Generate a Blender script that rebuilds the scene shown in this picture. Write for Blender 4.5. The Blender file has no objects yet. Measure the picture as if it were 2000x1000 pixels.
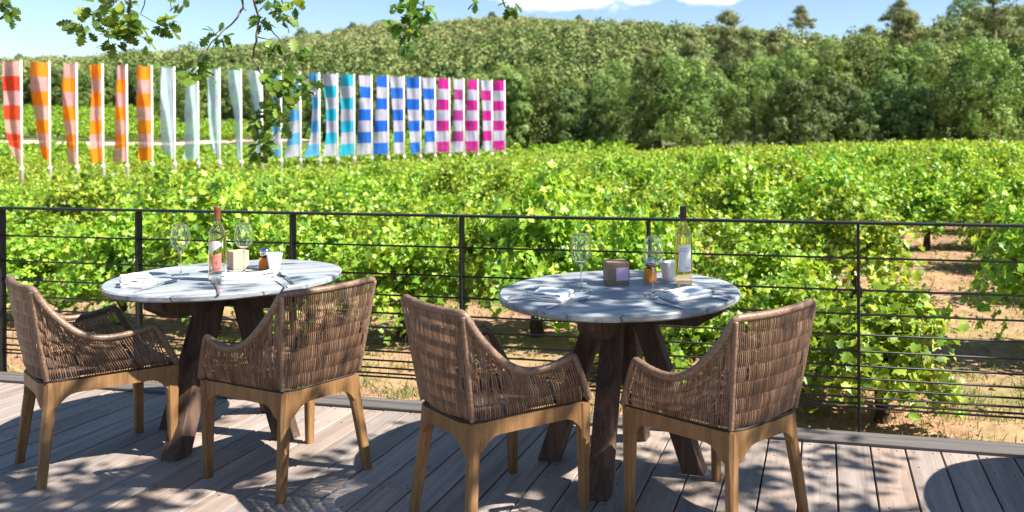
import bpy, math, random
import numpy as np
from mathutils import Vector, Matrix
R = math.radians
random.seed(7)
rng = np.random.default_rng(11)
scene = bpy.context.scene
COL = scene.collection

# ------------------------------------------------------------------ camera numbers (surveyed from the photograph)
CAM_H, FPX, PCX, PCY, ROLL = 1.47, 1612.0, 1250.0, 265.0, -.005
def ray(px, py):
    x, y = px - PCX, py - PCY
    return Vector((x + ROLL * y, FPX, -(y - ROLL * x)))
def at(px, py, z=0.0):                       # point of the horizontal plane z
    d = ray(px, py); t = (z - CAM_H) / d.z
    return Vector((d.x * t, d.y * t, z))
def at_depth(px, py, Y):                     # point at distance Y
    d = ray(px, py) * (Y / FPX)
    return Vector((d.x, d.y, d.z + CAM_H))
AL = .2189                                   # deck and railing turn
U = Vector((math.cos(AL), -math.sin(AL), 0)); N = Vector((math.sin(AL), math.cos(AL), 0))
def un(s, n, z=0): return U * s + N * n + Vector((0, 0, z))
SUN_AZ, SUN_EL = R(-15), R(47)
SUN = Vector((math.cos(SUN_EL) * math.cos(SUN_AZ), math.cos(SUN_EL) * math.sin(SUN_AZ), math.sin(SUN_EL)))

# ------------------------------------------------------------------ object helpers
class MB:
    def __init__(s): s.v = []; s.f = []; s.m = []; s.sm = []
    def add(s, vs, fs, mi=0, smooth=False):
        o = len(s.v); s.v += [tuple(p) for p in vs]
        for f in fs: s.f.append([i + o for i in f]); s.m.append(mi); s.sm.append(smooth)
    def box(s, c, size, rot=None, mi=0, bev=0.0):
        hx, hy, hz = size[0] / 2, size[1] / 2, size[2] / 2
        c = Vector(c)
        if bev <= 0:
            vs = [Vector((x * hx, y * hy, z * hz)) for z in (-1, 1) for y in (-1, 1) for x in (-1, 1)]
            fs = [(0, 2, 3, 1), (4, 5, 7, 6), (0, 1, 5, 4), (2, 6, 7, 3), (0, 4, 6, 2), (1, 3, 7, 5)]
        else:
            b = min(bev, hx * .9, hy * .9, hz * .9)
            idx = {}; vs = []; fs = []
            for sx in (-1, 1):
                for sy in (-1, 1):
                    for sz in (-1, 1):
                        for a in range(3):
                            p = [sx * (hx - b), sy * (hy - b), sz * (hz - b)]
                            p[a] = (sx * hx, sy * hy, sz * hz)[a]
                            idx[(sx, sy, sz, a)] = len(vs); vs.append(Vector(p))
            for a in range(3):
                o1, o2 = [(1, 2), (2, 0), (0, 1)][a]
                for sg in (-1, 1):
                    q = []
                    for (i, j) in ((-1, -1), (1, -1), (1, 1), (-1, 1)):
                        k = [0, 0, 0]; k[a] = sg; k[o1] = i; k[o2] = j; q.append(idx[(*k, a)])
                    fs.append(q if sg > 0 else q[::-1])
            for a in range(3):
                o1, o2 = [(1, 2), (2, 0), (0, 1)][a]
                for i in (-1, 1):
                    for j in (-1, 1):
                        def key(t, ax):
                            k = [0, 0, 0]; k[a] = t; k[o1] = i; k[o2] = j; return idx[(*k, ax)]
                        fs.append([key(-1, o1), key(1, o1), key(1, o2), key(-1, o2)])
            for sx in (-1, 1):
                for sy in (-1, 1):
                    for sz in (-1, 1): fs.append([idx[(sx, sy, sz, a)] for a in range(3)])
        if rot is not None: vs = [rot @ p for p in vs]
        s.add([p + c for p in vs], fs, mi)
    def tube(s, pts, rad, sides=8, closed=False, mi=0, caps=True, smooth=True, square=None):
        pts = [Vector(p) for p in pts]; n = len(pts)
        if not hasattr(rad, '__len__'): rad = [rad] * n
        T = []
        for i in range(n):
            a = pts[(i - 1) % n] if (closed or i) else pts[i]
            b = pts[(i + 1) % n] if (closed or i < n - 1) else pts[i]
            t = b - a; T.append(t.normalized() if t.length > 1e-9 else Vector((0, 0, 1)))
        ref = Vector((0, 0, 1)) if abs(T[0].z) < .9 else Vector((1, 0, 0))
        nn = (ref - T[0] * ref.dot(T[0])).normalized()
        vs = []
        for i in range(n):
            nn = nn - T[i] * nn.dot(T[i])
            nn = nn.normalized() if nn.length > 1e-6 else T[i].orthogonal().normalized()
            bb = T[i].cross(nn)
            for k in range(sides):
                a = 2 * math.pi * (k + .5) / sides
                vs.append(pts[i] + (nn * math.cos(a) + bb * math.sin(a)) * rad[i])
        fs = []
        for i in range(n if closed else n - 1):
            j = (i + 1) % n
            for k in range(sides):
                l = (k + 1) % sides
                fs.append((i * sides + k, i * sides + l, j * sides + l, j * sides + k))
        if caps and not closed:
            fs.append(tuple(range(sides))[::-1]); fs.append(tuple((n - 1) * sides + k for k in range(sides)))
        s.add(vs, fs, mi, smooth)
    def lathe(s, prof, seg=32, c=(0, 0, 0), mi=0, smooth=True):
        c = Vector(c); vs = []; fs = []; n = len(prof)
        for (r, z) in prof:
            for k in range(seg):
                a = 2 * math.pi * k / seg; vs.append(c + Vector((r * math.cos(a), r * math.sin(a), z)))
        for i in range(n - 1):
            for k in range(seg):
                l = (k + 1) % seg; fs.append((i * seg + k, i * seg + l, (i + 1) * seg + l, (i + 1) * seg + k))
        if prof[0][0] > 1e-5: fs.append(tuple(range(seg))[::-1])
        if prof[-1][0] > 1e-5: fs.append(tuple((n - 1) * seg + k for k in range(seg)))
        s.add(vs, fs, mi, smooth)
    def prism(s, a, b, mi=0, caps=True, smooth=False):        # two rings of the same length
        n = len(a); fs = [(k, (k + 1) % n, n + (k + 1) % n, n + k) for k in range(n)]
        if caps: fs += [tuple(range(n))[::-1], tuple(range(n, 2 * n))]
        s.add(list(a) + list(b), fs, mi, smooth)
    def build(s, name, mats, parent=None):
        me = bpy.data.meshes.new(name)
        me.from_pydata(s.v, [], s.f)
        mats = mats if isinstance(mats, (list, tuple)) else [mats]
        for m in mats: me.materials.append(m)
        me.polygons.foreach_set('material_index', s.m)
        me.polygons.foreach_set('use_smooth', s.sm)
        me.update()
        return link(name, me, parent)
def link(name, data, parent=None):
    o = bpy.data.objects.new(name, data); COL.objects.link(o)
    if parent is not None: o.parent = parent
    return o
def thing(name, label, cat, loc=(0, 0, 0), rz=0.0, group=None):
    o = link(name, None); o.location = loc; o.rotation_euler = (0, 0, rz); o.empty_display_size = .1
    return tag(o, label, cat, group)
def tag(o, label, cat, group=None, kind=None):
    if label: o['label'] = label
    if cat: o['category'] = cat
    if group: o['group'] = group
    if kind: o['kind'] = kind
    return o
def structure(o): o['kind'] = 'structure'; return o
def dup(root, loc, rz=None, label=None, group=None, scale=None):
    r = root.copy(); COL.objects.link(r); r.location = loc
    if rz is not None: r.rotation_euler = (0, 0, rz)
    if label: r['label'] = label
    if group: r['group'] = group
    if scale: r.scale = scale
    for ch in list(root.children):
        c = ch.copy(); COL.objects.link(c); c.parent = r
        for g in list(ch.children):
            d = g.copy(); COL.objects.link(d); d.parent = c
    return r
def np_mesh(name, V, T, mat):                                  # triangles in bulk
    me = bpy.data.meshes.new(name)
    V = np.ascontiguousarray(V, dtype=np.float32); T = np.ascontiguousarray(T, dtype=np.int32)
    me.vertices.add(len(V)); me.vertices.foreach_set('co', V.ravel())
    me.loops.add(T.size); me.loops.foreach_set('vertex_index', T.ravel())
    me.polygons.add(len(T)); me.polygons.foreach_set('loop_start', np.arange(0, T.size, 3, dtype=np.int32))
    try: me.polygons.foreach_set('loop_total', np.full(len(T), 3, dtype=np.int32))
    except Exception: pass
    for m in (mat if isinstance(mat, (list, tuple)) else [mat]): me.materials.append(m)
    me.update(calc_edges=True); me.validate()
    return me

# ------------------------------------------------------------------ materials
def new_mat(name):
    m = bpy.data.materials.new(name); m.use_nodes = True
    nt = m.node_tree; nt.nodes.clear()
    out = nt.nodes.new('ShaderNodeOutputMaterial')
    return m, nt, out
def nd(nt, typ, **kw):
    n = nt.nodes.new(typ)
    for k, v in kw.items(): setattr(n, k, v)
    return n
def ramp(nt, fac, stops):
    r = nd(nt, 'ShaderNodeValToRGB'); e = r.color_ramp.elements
    while len(e) < len(stops): e.new(.5)
    for i, (p, c) in enumerate(stops): e[i].position = p; e[i].color = (*c, 1)
    nt.links.new(fac, r.inputs[0]); return r.outputs[0]
def mixc(nt, fac, a, b, mode='MIX'):
    m = nd(nt, 'ShaderNodeMix', data_type='RGBA', blend_type=mode)
    for sock, v in ((m.inputs[0], fac), (m.inputs[6], a), (m.inputs[7], b)):
        if hasattr(v, 'links'): nt.links.new(v, sock)
        elif isinstance(v, (int, float)): sock.default_value = v
        else: sock.default_value = (*v, 1)
    return m.outputs[2]
def math_(nt, op, a, b=None):
    m = nd(nt, 'ShaderNodeMath', operation=op)
    for sock, v in ((m.inputs[0], a), (m.inputs[1], b)):
        if v is None: continue
        if hasattr(v, 'links'): nt.links.new(v, sock)
        else: sock.default_value = v
    return m.outputs[0]
def noise(nt, vec, scale, detail=4, rough=.55, dist=0.0):
    n = nd(nt, 'ShaderNodeTexNoise'); n.inputs['Scale'].default_value = scale
    n.inputs['Detail'].default_value = detail; n.inputs['Roughness'].default_value = rough
    n.inputs['Distortion'].default_value = dist
    if vec is not None: nt.links.new(vec, n.inputs['Vector'])
    return n.outputs['Fac']
def coords(nt, scale=(1, 1, 1), which='Object', rot=(0, 0, 0)):
    t = nd(nt, 'ShaderNodeTexCoord'); m = nd(nt, 'ShaderNodeMapping')
    m.inputs['Scale'].default_value = scale; m.inputs['Rotation'].default_value = rot
    nt.links.new(t.outputs[which], m.inputs[0]); return m.outputs[0]
def principled(nt, out, color, rough=.6, metal=0.0, spec=.5, bump=None, bump_d=.01, bump_s=.5):
    p = nd(nt, 'ShaderNodeBsdfPrincipled')
    if hasattr(color, 'links'): nt.links.new(color, p.inputs['Base Color'])
    else: p.inputs['Base Color'].default_value = (*color, 1)
    if hasattr(rough, 'links'): nt.links.new(rough, p.inputs['Roughness'])
    else: p.inputs['Roughness'].default_value = rough
    p.inputs['Metallic'].default_value = metal; p.inputs['Specular IOR Level'].default_value = spec
    if bump is not None:
        b = nd(nt, 'ShaderNodeBump'); b.inputs['Distance'].default_value = bump_d; b.inputs['Strength'].default_value = bump_s
        nt.links.new(bump, b.inputs['Height']); nt.links.new(b.outputs[0], p.inputs['Normal'])
    nt.links.new(p.outputs[0], out.inputs[0]); return p
def island(nt): return nd(nt, 'ShaderNodeNewGeometry').outputs['Random Per Island']
def plain(name, c, rough=.6, metal=0.0, spec=.5, var=0.0, scale=20):
    m, nt, out = new_mat(name)
    if var:
        f = noise(nt, coords(nt), scale, 5)
        c = mixc(nt, f, tuple(max(0, x * (1 - var)) for x in c), tuple(min(1, x * (1 + var)) for x in c))
    principled(nt, out, c, rough, metal, spec); return m
def wood(name, stops, scale, rough=.7, island_var=.0, bump=.3, bump_d=.004, rot=(0, 0, 0), fine=6.0, spec=.35, obj_var=0.0):
    m, nt, out = new_mat(name)
    v = coords(nt, scale, rot=rot)
    isl = None
    if island_var:
        isl = island(nt)
        a = nd(nt, 'ShaderNodeVectorMath', operation='ADD'); nt.links.new(v, a.inputs[0])
        cx = nd(nt, 'ShaderNodeCombineXYZ'); nt.links.new(math_(nt, 'MULTIPLY', isl, 37.0), cx.inputs[0])
        nt.links.new(math_(nt, 'MULTIPLY', isl, 91.0), cx.inputs[1]); nt.links.new(cx.outputs[0], a.inputs[1]); v = a.outputs[0]
    f1 = noise(nt, v, 1.0, 6, .6, .6); f2 = noise(nt, v, fine, 3, .7)
    f = math_(nt, 'ADD', math_(nt, 'MULTIPLY', f1, .68), math_(nt, 'MULTIPLY', f2, .32))
    c = ramp(nt, f, stops)
    if isl is not None:
        h = nd(nt, 'ShaderNodeHueSaturation')
        nt.links.new(math_(nt, 'ADD', math_(nt, 'MULTIPLY', isl, 2 * island_var), 1 - island_var), h.inputs['Value'])
        nt.links.new(math_(nt, 'ADD', math_(nt, 'MULTIPLY', math_(nt, 'FRACT', math_(nt, 'MULTIPLY', isl, 17.3)), .5), .75), h.inputs['Saturation'])
        nt.links.new(c, h.inputs['Color']); c = h.outputs[0]
    if obj_var:
        h = nd(nt, 'ShaderNodeHueSaturation'); oi = nd(nt, 'ShaderNodeObjectInfo')
        nt.links.new(math_(nt, 'ADD', math_(nt, 'MULTIPLY', oi.outputs['Random'], 2 * obj_var), 1 - obj_var), h.inputs['Value'])
        nt.links.new(c, h.inputs['Color']); c = h.outputs[0]
    principled(nt, out, c, rough, 0, spec, f, bump_d, bump)
    return m
def leaf_mat(name, stops, trans=.4, rough=.45, spec=.35, obj_var=.12, tr_tint=(1.25, 1.1, .55), patch=None):
    m, nt, out = new_mat(name)
    c = ramp(nt, island(nt), stops)
    oi = nd(nt, 'ShaderNodeObjectInfo')
    h = nd(nt, 'ShaderNodeHueSaturation')
    nt.links.new(math_(nt, 'ADD', math_(nt, 'MULTIPLY', oi.outputs['Random'], 2 * obj_var), 1 - obj_var), h.inputs['Value'])
    nt.links.new(math_(nt, 'ADD', math_(nt, 'MULTIPLY', oi.outputs['Random'], .03), .485), h.inputs['Hue'])
    nt.links.new(c, h.inputs['Color']); c = h.outputs[0]
    if patch:                                   # broad natural colour drift over a big mass of plants
        f = noise(nt, coords(nt, which='Object'), patch[0], 3)
        f2 = noise(nt, coords(nt, which='Object'), patch[0] * .22, 2)
        c = mixc(nt, 1.0, c, ramp(nt, math_(nt, 'ADD', math_(nt, 'MULTIPLY', f, .7), math_(nt, 'MULTIPLY', f2, .3)), patch[1]), 'MULTIPLY')
    p = nd(nt, 'ShaderNodeBsdfPrincipled'); nt.links.new(c, p.inputs['Base Color'])
    p.inputs['Roughness'].default_value = rough; p.inputs['Specular IOR Level'].default_value = spec
    t = nd(nt, 'ShaderNodeBsdfTranslucent'); nt.links.new(mixc(nt, 1.0, c, tr_tint, 'MULTIPLY'), t.inputs[0])
    mx = nd(nt, 'ShaderNodeMixShader'); mx.inputs[0].default_value = trans
    nt.links.new(p.outputs[0], mx.inputs[1]); nt.links.new(t.outputs[0], mx.inputs[2])
    nt.links.new(mx.outputs[0], out.inputs[0]); return m
def cloth_mat(name, c, trans=.3, clear=0.0, weave=0.0):
    m, nt, out = new_mat(name)
    f = ramp(nt, noise(nt, coords(nt, (9, 9, .5)), 1.6, 4), [(.35, (0, 0, 0)), (.65, (1, 1, 1))])
    cc = mixc(nt, f, tuple(x * .74 for x in c), tuple(min(1, x * 1.1) for x in c))
    d = nd(nt, 'ShaderNodeBsdfDiffuse'); nt.links.new(cc, d.inputs[0])
    t = nd(nt, 'ShaderNodeBsdfTranslucent'); nt.links.new(cc, t.inputs[0])
    mx = nd(nt, 'ShaderNodeMixShader'); mx.inputs[0].default_value = trans
    nt.links.new(d.outputs[0], mx.inputs[1]); nt.links.new(t.outputs[0], mx.inputs[2]); o = mx.outputs[0]
    if clear:
        tr = nd(nt, 'ShaderNodeBsdfTransparent'); m2 = nd(nt, 'ShaderNodeMixShader'); m2.inputs[0].default_value = clear
        nt.links.new(o, m2.inputs[1]); nt.links.new(tr.outputs[0], m2.inputs[2]); o = m2.outputs[0]
    nt.links.new(o, out.inputs[0]); return m
def glass_mat(name, tint=(1, 1, 1), ior=1.5, rough=0.0):
    m, nt, out = new_mat(name)
    p = principled(nt, out, tint, rough); p.inputs['Transmission Weight'].default_value = 1.0; p.inputs['IOR'].default_value = ior
    return m
def thin_glass(name, tint=(.96, .98, .97), gl=1.0):
    m, nt, out = new_mat(name)
    lw = nd(nt, 'ShaderNodeLayerWeight'); lw.inputs[0].default_value = .35
    f = ramp(nt, lw.outputs['Facing'], [(0.0, (.05, .05, .05)), (.55, (.10, .10, .10)), (.85, (.35, .35, .35)), (1.0, (.8, .8, .8))])
    t = nd(nt, 'ShaderNodeBsdfTransparent'); t.inputs[0].default_value = (*tint, 1)
    g = nd(nt, 'ShaderNodeBsdfGlossy'); g.inputs['Roughness'].default_value = .02; g.inputs[0].default_value = (gl, gl, gl, 1)
    mx = nd(nt, 'ShaderNodeMixShader'); nt.links.new(f, mx.inputs[0])
    nt.links.new(t.outputs[0], mx.inputs[1]); nt.links.new(g.outputs[0], mx.inputs[2]); nt.links.new(mx.outputs[0], out.inputs[0])
    return m

M = {}
M['deck'] = wood('weathered_deck_wood', [(.25, (.12, .092, .075)), (.45, (.24, .192, .165)), (.6, (.315, .257, .223)), (.8, (.39, .33, .29))], (22, 1.3, 22), .62, .16, .35, .002)
M['deck_edge'] = wood('grey_edge_board_wood', [(.25, (.06, .053, .05)), (.6, (.135, .12, .115)), (.85, (.24, .215, .205))], (1.2, 26, 26), .6, .06, .4, .003)
M['screw'] = plain('rusty_screw_head', (.03, .022, .018), .6)
M['under'] = plain('dark_joist_wood', (.05, .04, .03), .8)
M['iron'] = plain('black_painted_steel', (.007, .0065, .0065), .5, 0, .4, .3, 40)
M['table_top'] = None
M['beam'] = wood('reclaimed_dark_wood', [(.3, (.018, .008, .005)), (.5, (.062, .028, .015)), (.72, (.16, .082, .047))], (14, 14, 1.3), .75, .12, .6, .005)
M['teak'] = wood('oiled_teak_wood', [(.3, (.085, .042, .017)), (.45, (.17, .087, .034)), (.6, (.23, .128, .054)), (.75, (.29, .175, .085))], (30, 30, 2.6), .52, 0, .25, .001, spec=.35, obj_var=.16)
M['dark'] = plain('black_gasket', (.01, .009, .008), .6)
M['white_cloth'] = plain('white_napkin_cotton', (.80, .80, .82), .9, 0, .1, .04, 60)
M['steel'] = plain('polished_cutlery_steel', (.62, .62, .63), .18, 1.0)
M['glass'] = glass_mat('clear_wine_glass', (1, 1, 1), 1.42)
M['orange'] = wood('orange_stained_wood', [(.2, (.55, .16, .012)), (.8, (.75, .26, .03))], (20, 20, 6), .5, 0, .1, .001)
M['block'] = wood('walnut_block_wood', [(.2, (.16, .10, .062)), (.8, (.32, .22, .15))], (14, 14, 60), .6, 0, .2, .001)
M['pale_block'] = wood('pale_ash_wood', [(.2, (.50, .33, .18)), (.8, (.68, .50, .32))], (20, 20, 80), .6, 0, .1, .001)
M['china'] = plain('white_porcelain', (.82, .82, .80), .25, 0, .5)
M['sticker'] = plain('lilac_paper_sticker', (.62, .42, .66), .6)
M['paper'] = plain('white_label_paper', (.78, .78, .79), .55)
M['silver_label'] = plain('silver_label_paper', (.60, .60, .63), .35, .3)
M['red_label'] = plain('brick_red_label_paper', (.50, .16, .12), .6)
M['ink'] = plain('grey_print_ink', (.30, .30, .33), .6)
M['ink_red'] = plain('dark_red_print_ink', (.26, .05, .04), .6)
M['rust'] = plain('rust_red_foil', (.20, .062, .032), .4, .2)
M['black_foil'] = plain('black_foil', (.015, .017, .022), .4)
M['pole'] = plain('cream_painted_pole', (.80, .77, .68), .45)
M['bark'] = wood('grey_bark', [(.2, (.05, .04, .03)), (.6, (.14, .11, .085)), (.9, (.26, .22, .18))], (3, 3, .6), .95, 0, .8, .03)
M['pine_bark'] = wood('pale_pine_bark', [(.2, (.12, .09, .07)), (.6, (.26, .20, .16)), (.9, (.38, .32, .27))], (3, 3, .5), .95, 0, .8, .03)
M['vine_wood'] = wood('gnarled_vine_wood', [(.2, (.03, .02, .015)), (.6, (.085, .055, .04)), (.9, (.17, .12, .09))], (14, 14, 3), .95, 0, .9, .02)
M['vine'] = leaf_mat('grapevine_leaf', [(0, (.10, .215, .026)), (.3, (.19, .35, .034)), (.7, (.31, .48, .045)), (.93, (.44, .57, .06)), (1, (.56, .58, .09))], .42, .42, .5, .16)
M['vine_far'] = leaf_mat('far_grapevine_leaf', [(0, (.155, .29, .032)), (.5, (.285, .45, .048)), (1, (.42, .56, .07))], .42, .42, .5, .05)
M['oak_leaf'] = leaf_mat('oak_leaf', [(0, (.035, .09, .014)), (.6, (.10, .20, .025)), (1, (.25, .36, .05))], .5, .4, .4, .02)
M['tree_a'] = leaf_mat('holm_oak_leaf', [(0, (0.065, 0.114, 0.034)), (.5, (0.127, 0.202, 0.057)), (1, (0.202, 0.293, 0.091))], .28, .5, .3, .22, (1.1, 1.1, .7), (.34, [(.36, (.6, .68, .6)), (.5, (1, 1, 1)), (.62, (1.35, 1.25, 1.0))]))
M['tree_b'] = leaf_mat('downy_oak_leaf', [(0, (0.098, 0.156, 0.039)), (.5, (0.189, 0.273, 0.068)), (1, (0.273, 0.364, 0.104))], .3, .5, .3, .22, (1.1, 1.1, .7), (.34, [(.36, (.6, .68, .6)), (.5, (1, 1, 1)), (.62, (1.35, 1.25, 1.0))]))
M['pine'] = leaf_mat('pine_needle', [(0, (0.119, 0.156, 0.050)), (.5, (0.213, 0.250, 0.088)), (1, (0.312, 0.338, 0.144))], .28, .6, .25, .2, (1.1, 1.05, .7))
M['scrub'] = leaf_mat('hill_scrub_leaf', [(0, (0.125, 0.144, 0.062)), (.5, (0.213, 0.231, 0.100)), (1, (0.300, 0.306, 0.150))], .2, .6, .2, .0, (1.1, 1.05, .8), (.20, [(.36, (.42, .52, .42)), (.45, (.8, .95, .7)), (.52, (1.15, 1.15, .95)), (.60, (1.5, 1.35, 1.25)), (.68, (.95, .85, .95))]))
M['forest'] = leaf_mat('distant_forest_leaf', [(0, (0.088, 0.112, 0.043)), (.5, (0.156, 0.188, 0.068)), (1, (0.237, 0.263, 0.106))], .22, .6, .2, .0, (1.1, 1.05, .8), (.16, [(.36, (.42, .52, .42)), (.45, (.8, .95, .7)), (.52, (1.15, 1.15, .95)), (.60, (1.5, 1.35, 1.25)), (.68, (.95, .85, .95))]))
M['dry_grass'] = leaf_mat('dry_grass_blade', [(0, (.30, .22, .10)), (.5, (.42, .34, .17)), (1, (.22, .27, .07))], .3, .7, .2, .0)
M['green_grass'] = leaf_mat('green_grass_blade', [(0, (.09, .15, .03)), (.5, (.19, .25, .06)), (1, (.33, .33, .13))], .3, .7, .2, .0)
# weathered grey table boards
m, nt, out = new_mat('bleached_table_boards'); M['table_top'] = m
f1 = noise(nt, coords(nt, (1.3, 46, 46)), 1.0, 6, .65, .1); f2 = noise(nt, coords(nt, (.8, 11, 11)), 1.0, 4, .6, .1); f3 = noise(nt, coords(nt), 3.0, 4)
base = ramp(nt, math_(nt, 'ADD', math_(nt, 'ADD', math_(nt, 'MULTIPLY', f1, .5), math_(nt, 'MULTIPLY', f2, .32)), math_(nt, 'MULTIPLY', f3, .18)), [(.36, (.085, .085, .088)), (.45, (.20, .22, .24)), (.54, (.30, .33, .355)), (.66, (.42, .43, .43))])
sp = nd(nt, 'ShaderNodeSeparateXYZ'); nt.links.new(coords(nt), sp.inputs[0])
line = math_(nt, 'LESS_THAN', math_(nt, 'ABSOLUTE', math_(nt, 'SUBTRACT', math_(nt, 'FRACT', math_(nt, 'MULTIPLY', sp.outputs[1], 9.0)), .5)), .014)
c = mixc(nt, math_(nt, 'MULTIPLY', line, .85), base, (.06, .06, .065))
principled(nt, out, c, .5, 0, .45, f1, .002, .4)
# wicker
m, nt, out = new_mat('brown_wicker_cane'); M['wicker'] = m
c = ramp(nt, island(nt), [(0, (.105, .056, .034)), (.5, (.150, .085, .052)), (.85, (.20, .122, .078)), (1, (.27, .175, .118))])
principled(nt, out, c, .36, 0, .6)
m, nt, out = new_mat('brown_wrapped_cane'); M['wrap'] = m
c = ramp(nt, noise(nt, coords(nt), 90, 4), [(.3, (.11, .062, .040)), (.7, (.24, .155, .105))])
principled(nt, out, c, .42, 0, .5)
m, nt, out = new_mat('woven_seat_cane'); M['seat'] = m
w1 = nd(nt, 'ShaderNodeTexWave', wave_type='BANDS', bands_direction='X'); w1.inputs['Scale'].default_value = 40; nt.links.new(coords(nt), w1.inputs[0])
c = ramp(nt, w1.outputs['Fac'], [(.1, (.03, .017, .011)), (.6, (.13, .075, .05))]); principled(nt, out, c, .55, 0, .4, w1.outputs['Fac'], .004, 1.0)
# soil
m, nt, out = new_mat('dry_vineyard_soil'); M['soil'] = m
v = coords(nt); a = noise(nt, v, .55, 6, .62); b = noise(nt, v, 9, 8, .7); g = noise(nt, v, 1.6, 5, .6)
soil = ramp(nt, b, [(.3, (.14, .070, .042)), (.5, (.31, .180, .112)), (.7, (.49, .325, .225))])
soil = mixc(nt, ramp(nt, g, [(.42, (0, 0, 0)), (.62, (.55, .55, .55))]), soil, (.40, .27, .145))
soil = mixc(nt, ramp(nt, a, [(.50, (0, 0, 0)), (.68, (.8, .8, .8))]), soil, (.17, .19, .055))
# far ground: low scrub, so the hill never shows bare soil
cd = nd(nt, 'ShaderNodeSeparateXYZ'); nt.links.new(v, cd.inputs[0])
far = nd(nt, 'ShaderNodeMapRange'); far.inputs[1].default_value = 62; far.inputs[2].default_value = 80; nt.links.new(cd.outputs[1], far.inputs[0])
fn = ramp(nt, noise(nt, v, .12, 8, .65), [(.3, (.05, .06, .025)), (.55, (.10, .115, .045)), (.75, (.19, .17, .09))])
c = mixc(nt, far.outputs[0], soil, fn)
principled(nt, out, c, .95, 0, .1, b, .05, .6)
M['path'] = plain('pale_dirt_track', (.52, .42, .30), .95, 0, .1, .2, 1.0)

# ------------------------------------------------------------------ ground
BX = [-900, 0, 300, 650, 1000, 1300, 1650, 2000, 3000]
PROF = {
 -900: [(0, -.4), (8, -.7), (45, -2.6), (67, -1.2), (90, .8), (140, 5.6), (250, 20), (450, 42), (700, 20)],
 0: [(0, -.36), (8, -.5), (45, -2.1), (67, -.7), (90, 1.1), (140, 6.2), (250, 22), (450, 43), (700, 20)],
 300: [(0, -.36), (8, -.47), (45, -1.9), (70, -1.0), (95, 1.0), (140, 5.5), (250, 24), (430, 42.5), (700, 20)],
 650: [(0, -.36), (8, -.44), (50, -1.75), (80, -.8), (110, 1.5), (150, 7), (250, 28), (420, 54.5), (700, 25)],
 1000: [(0, -.36), (8, -.40), (45, -1.15), (67, -1.2), (78, -.5), (110, 3.5), (250, 33), (400, 58.5), (700, 30)],
 1300: [(0, -.36), (8, -.37), (45, -.6), (60, -.68), (75, 0.3), (110, 4), (250, 32), (400, 52), (700, 25)],
 1650: [(0, -.36), (8, -.35), (45, -.33), (60, -.3), (75, .6), (100, 3), (180, 18), (280, 33), (600, 20)],
 2000: [(0, -.36), (8, -.33), (45, -.2), (60, -.18), (75, .7), (95, 3), (160, 20), (240, 37.5), (600, 20)],
 3000: [(0, -.36), (8, -.33), (45, -.1), (60, 0), (75, .9), (95, 4), (160, 20), (240, 38), (600, 20)]}
_TX = np.array([(b - PCX) / FPX for b in BX])
_DN = np.array([0, 8, 20, 32, 45, 52, 60, 67, 75, 82, 90, 100, 110, 125, 140, 160, 200, 250, 300, 350, 400, 450, 550, 700, 1000])
_TAB = np.array([np.interp(_DN, [p[0] for p in PROF[b]], [p[1] for p in PROF[b]]) for b in BX])
def ground_np(x, y):
    y = np.asarray(y, float); x = np.asarray(x, float)
    d = np.maximum(y, 0.0); t = x / np.maximum(d, 6.0)
    ti = np.interp(t, _TX, np.arange(len(BX))); di = np.interp(d, _DN, np.arange(len(_DN)))
    i0 = np.clip(ti.astype(int), 0, len(BX) - 2); j0 = np.clip(di.astype(int), 0, len(_DN) - 2)
    a, b = ti - i0, di - j0
    z = (_TAB[i0, j0] * (1 - a) * (1 - b) + _TAB[i0 + 1, j0] * a * (1 - b) + _TAB[i0, j0 + 1] * (1 - a) * b + _TAB[i0 + 1, j0 + 1] * a * b)
    k = np.clip((y - 4) / 6, 0, 1)
    z = z + k * (.05 * np.sin(x * 1.3 + y * .7) * np.cos(y * 1.1) + .03 * np.sin(x * 3.1) * np.sin(y * 2.7))
    k2 = np.clip((y - 120) / 150, 0, 1)
    z = z + k2 * (1.6 * np.sin(x * .045 + 1) * np.sin(y * .035) + .8 * np.sin(x * .11 + y * .07))
    return z
def ground(x, y): return float(ground_np(np.array([x]), np.array([y]))[0])
ys = np.concatenate([np.linspace(-30, 3, 8), np.linspace(3.3, 20, 70), np.linspace(20.6, 80, 75), np.linspace(82, 300, 80), np.linspace(306, 1000, 45)])
ts = np.linspace(-1.5, 1.5, 150)
gx = np.outer(np.maximum(ys, 12), ts); gy = np.outer(ys, np.ones_like(ts)); gz = ground_np(gx, gy)
V = np.stack([gx, gy, gz], -1).reshape(-1, 3); nx = len(ts); ny = len(ys)
ii, jj = np.meshgrid(np.arange(ny - 1), np.arange(nx - 1), indexing='ij'); q = (ii * nx + jj).ravel()
T = np.concatenate([np.stack([q, q + 1, q + nx + 1], 1), np.stack([q, q + nx + 1, q + nx], 1)])
me = np_mesh('ground', V, T, M['soil']); me.polygons.foreach_set('use_smooth', np.ones(len(T), bool))
structure(link('ground', me))
# dirt track across the far left field: a sheet laid on the ground
mb = MB(); vs = []; fs = []
for i, px in enumerate(np.linspace(-300, 620, 60)):
    t = (px - PCX) / FPX; d = 90 + 8 * (px / 620) ** 2 + (6 if px > 330 else 0) * min(1, (px - 330) / 200)
    for k in range(5):
        y = d - 1.5 + 3.0 * k / 4 + .25 * math.sin(i * .9); x = t * y
        vs.append((x, y, ground(x, y) + .07))
for i in range(59):
    for k in range(4): fs.append((i * 5 + k, i * 5 + k + 1, i * 5 + k + 6, i * 5 + k + 5))
mb.add(vs, fs); structure(mb.build('path', M['path']))

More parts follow.
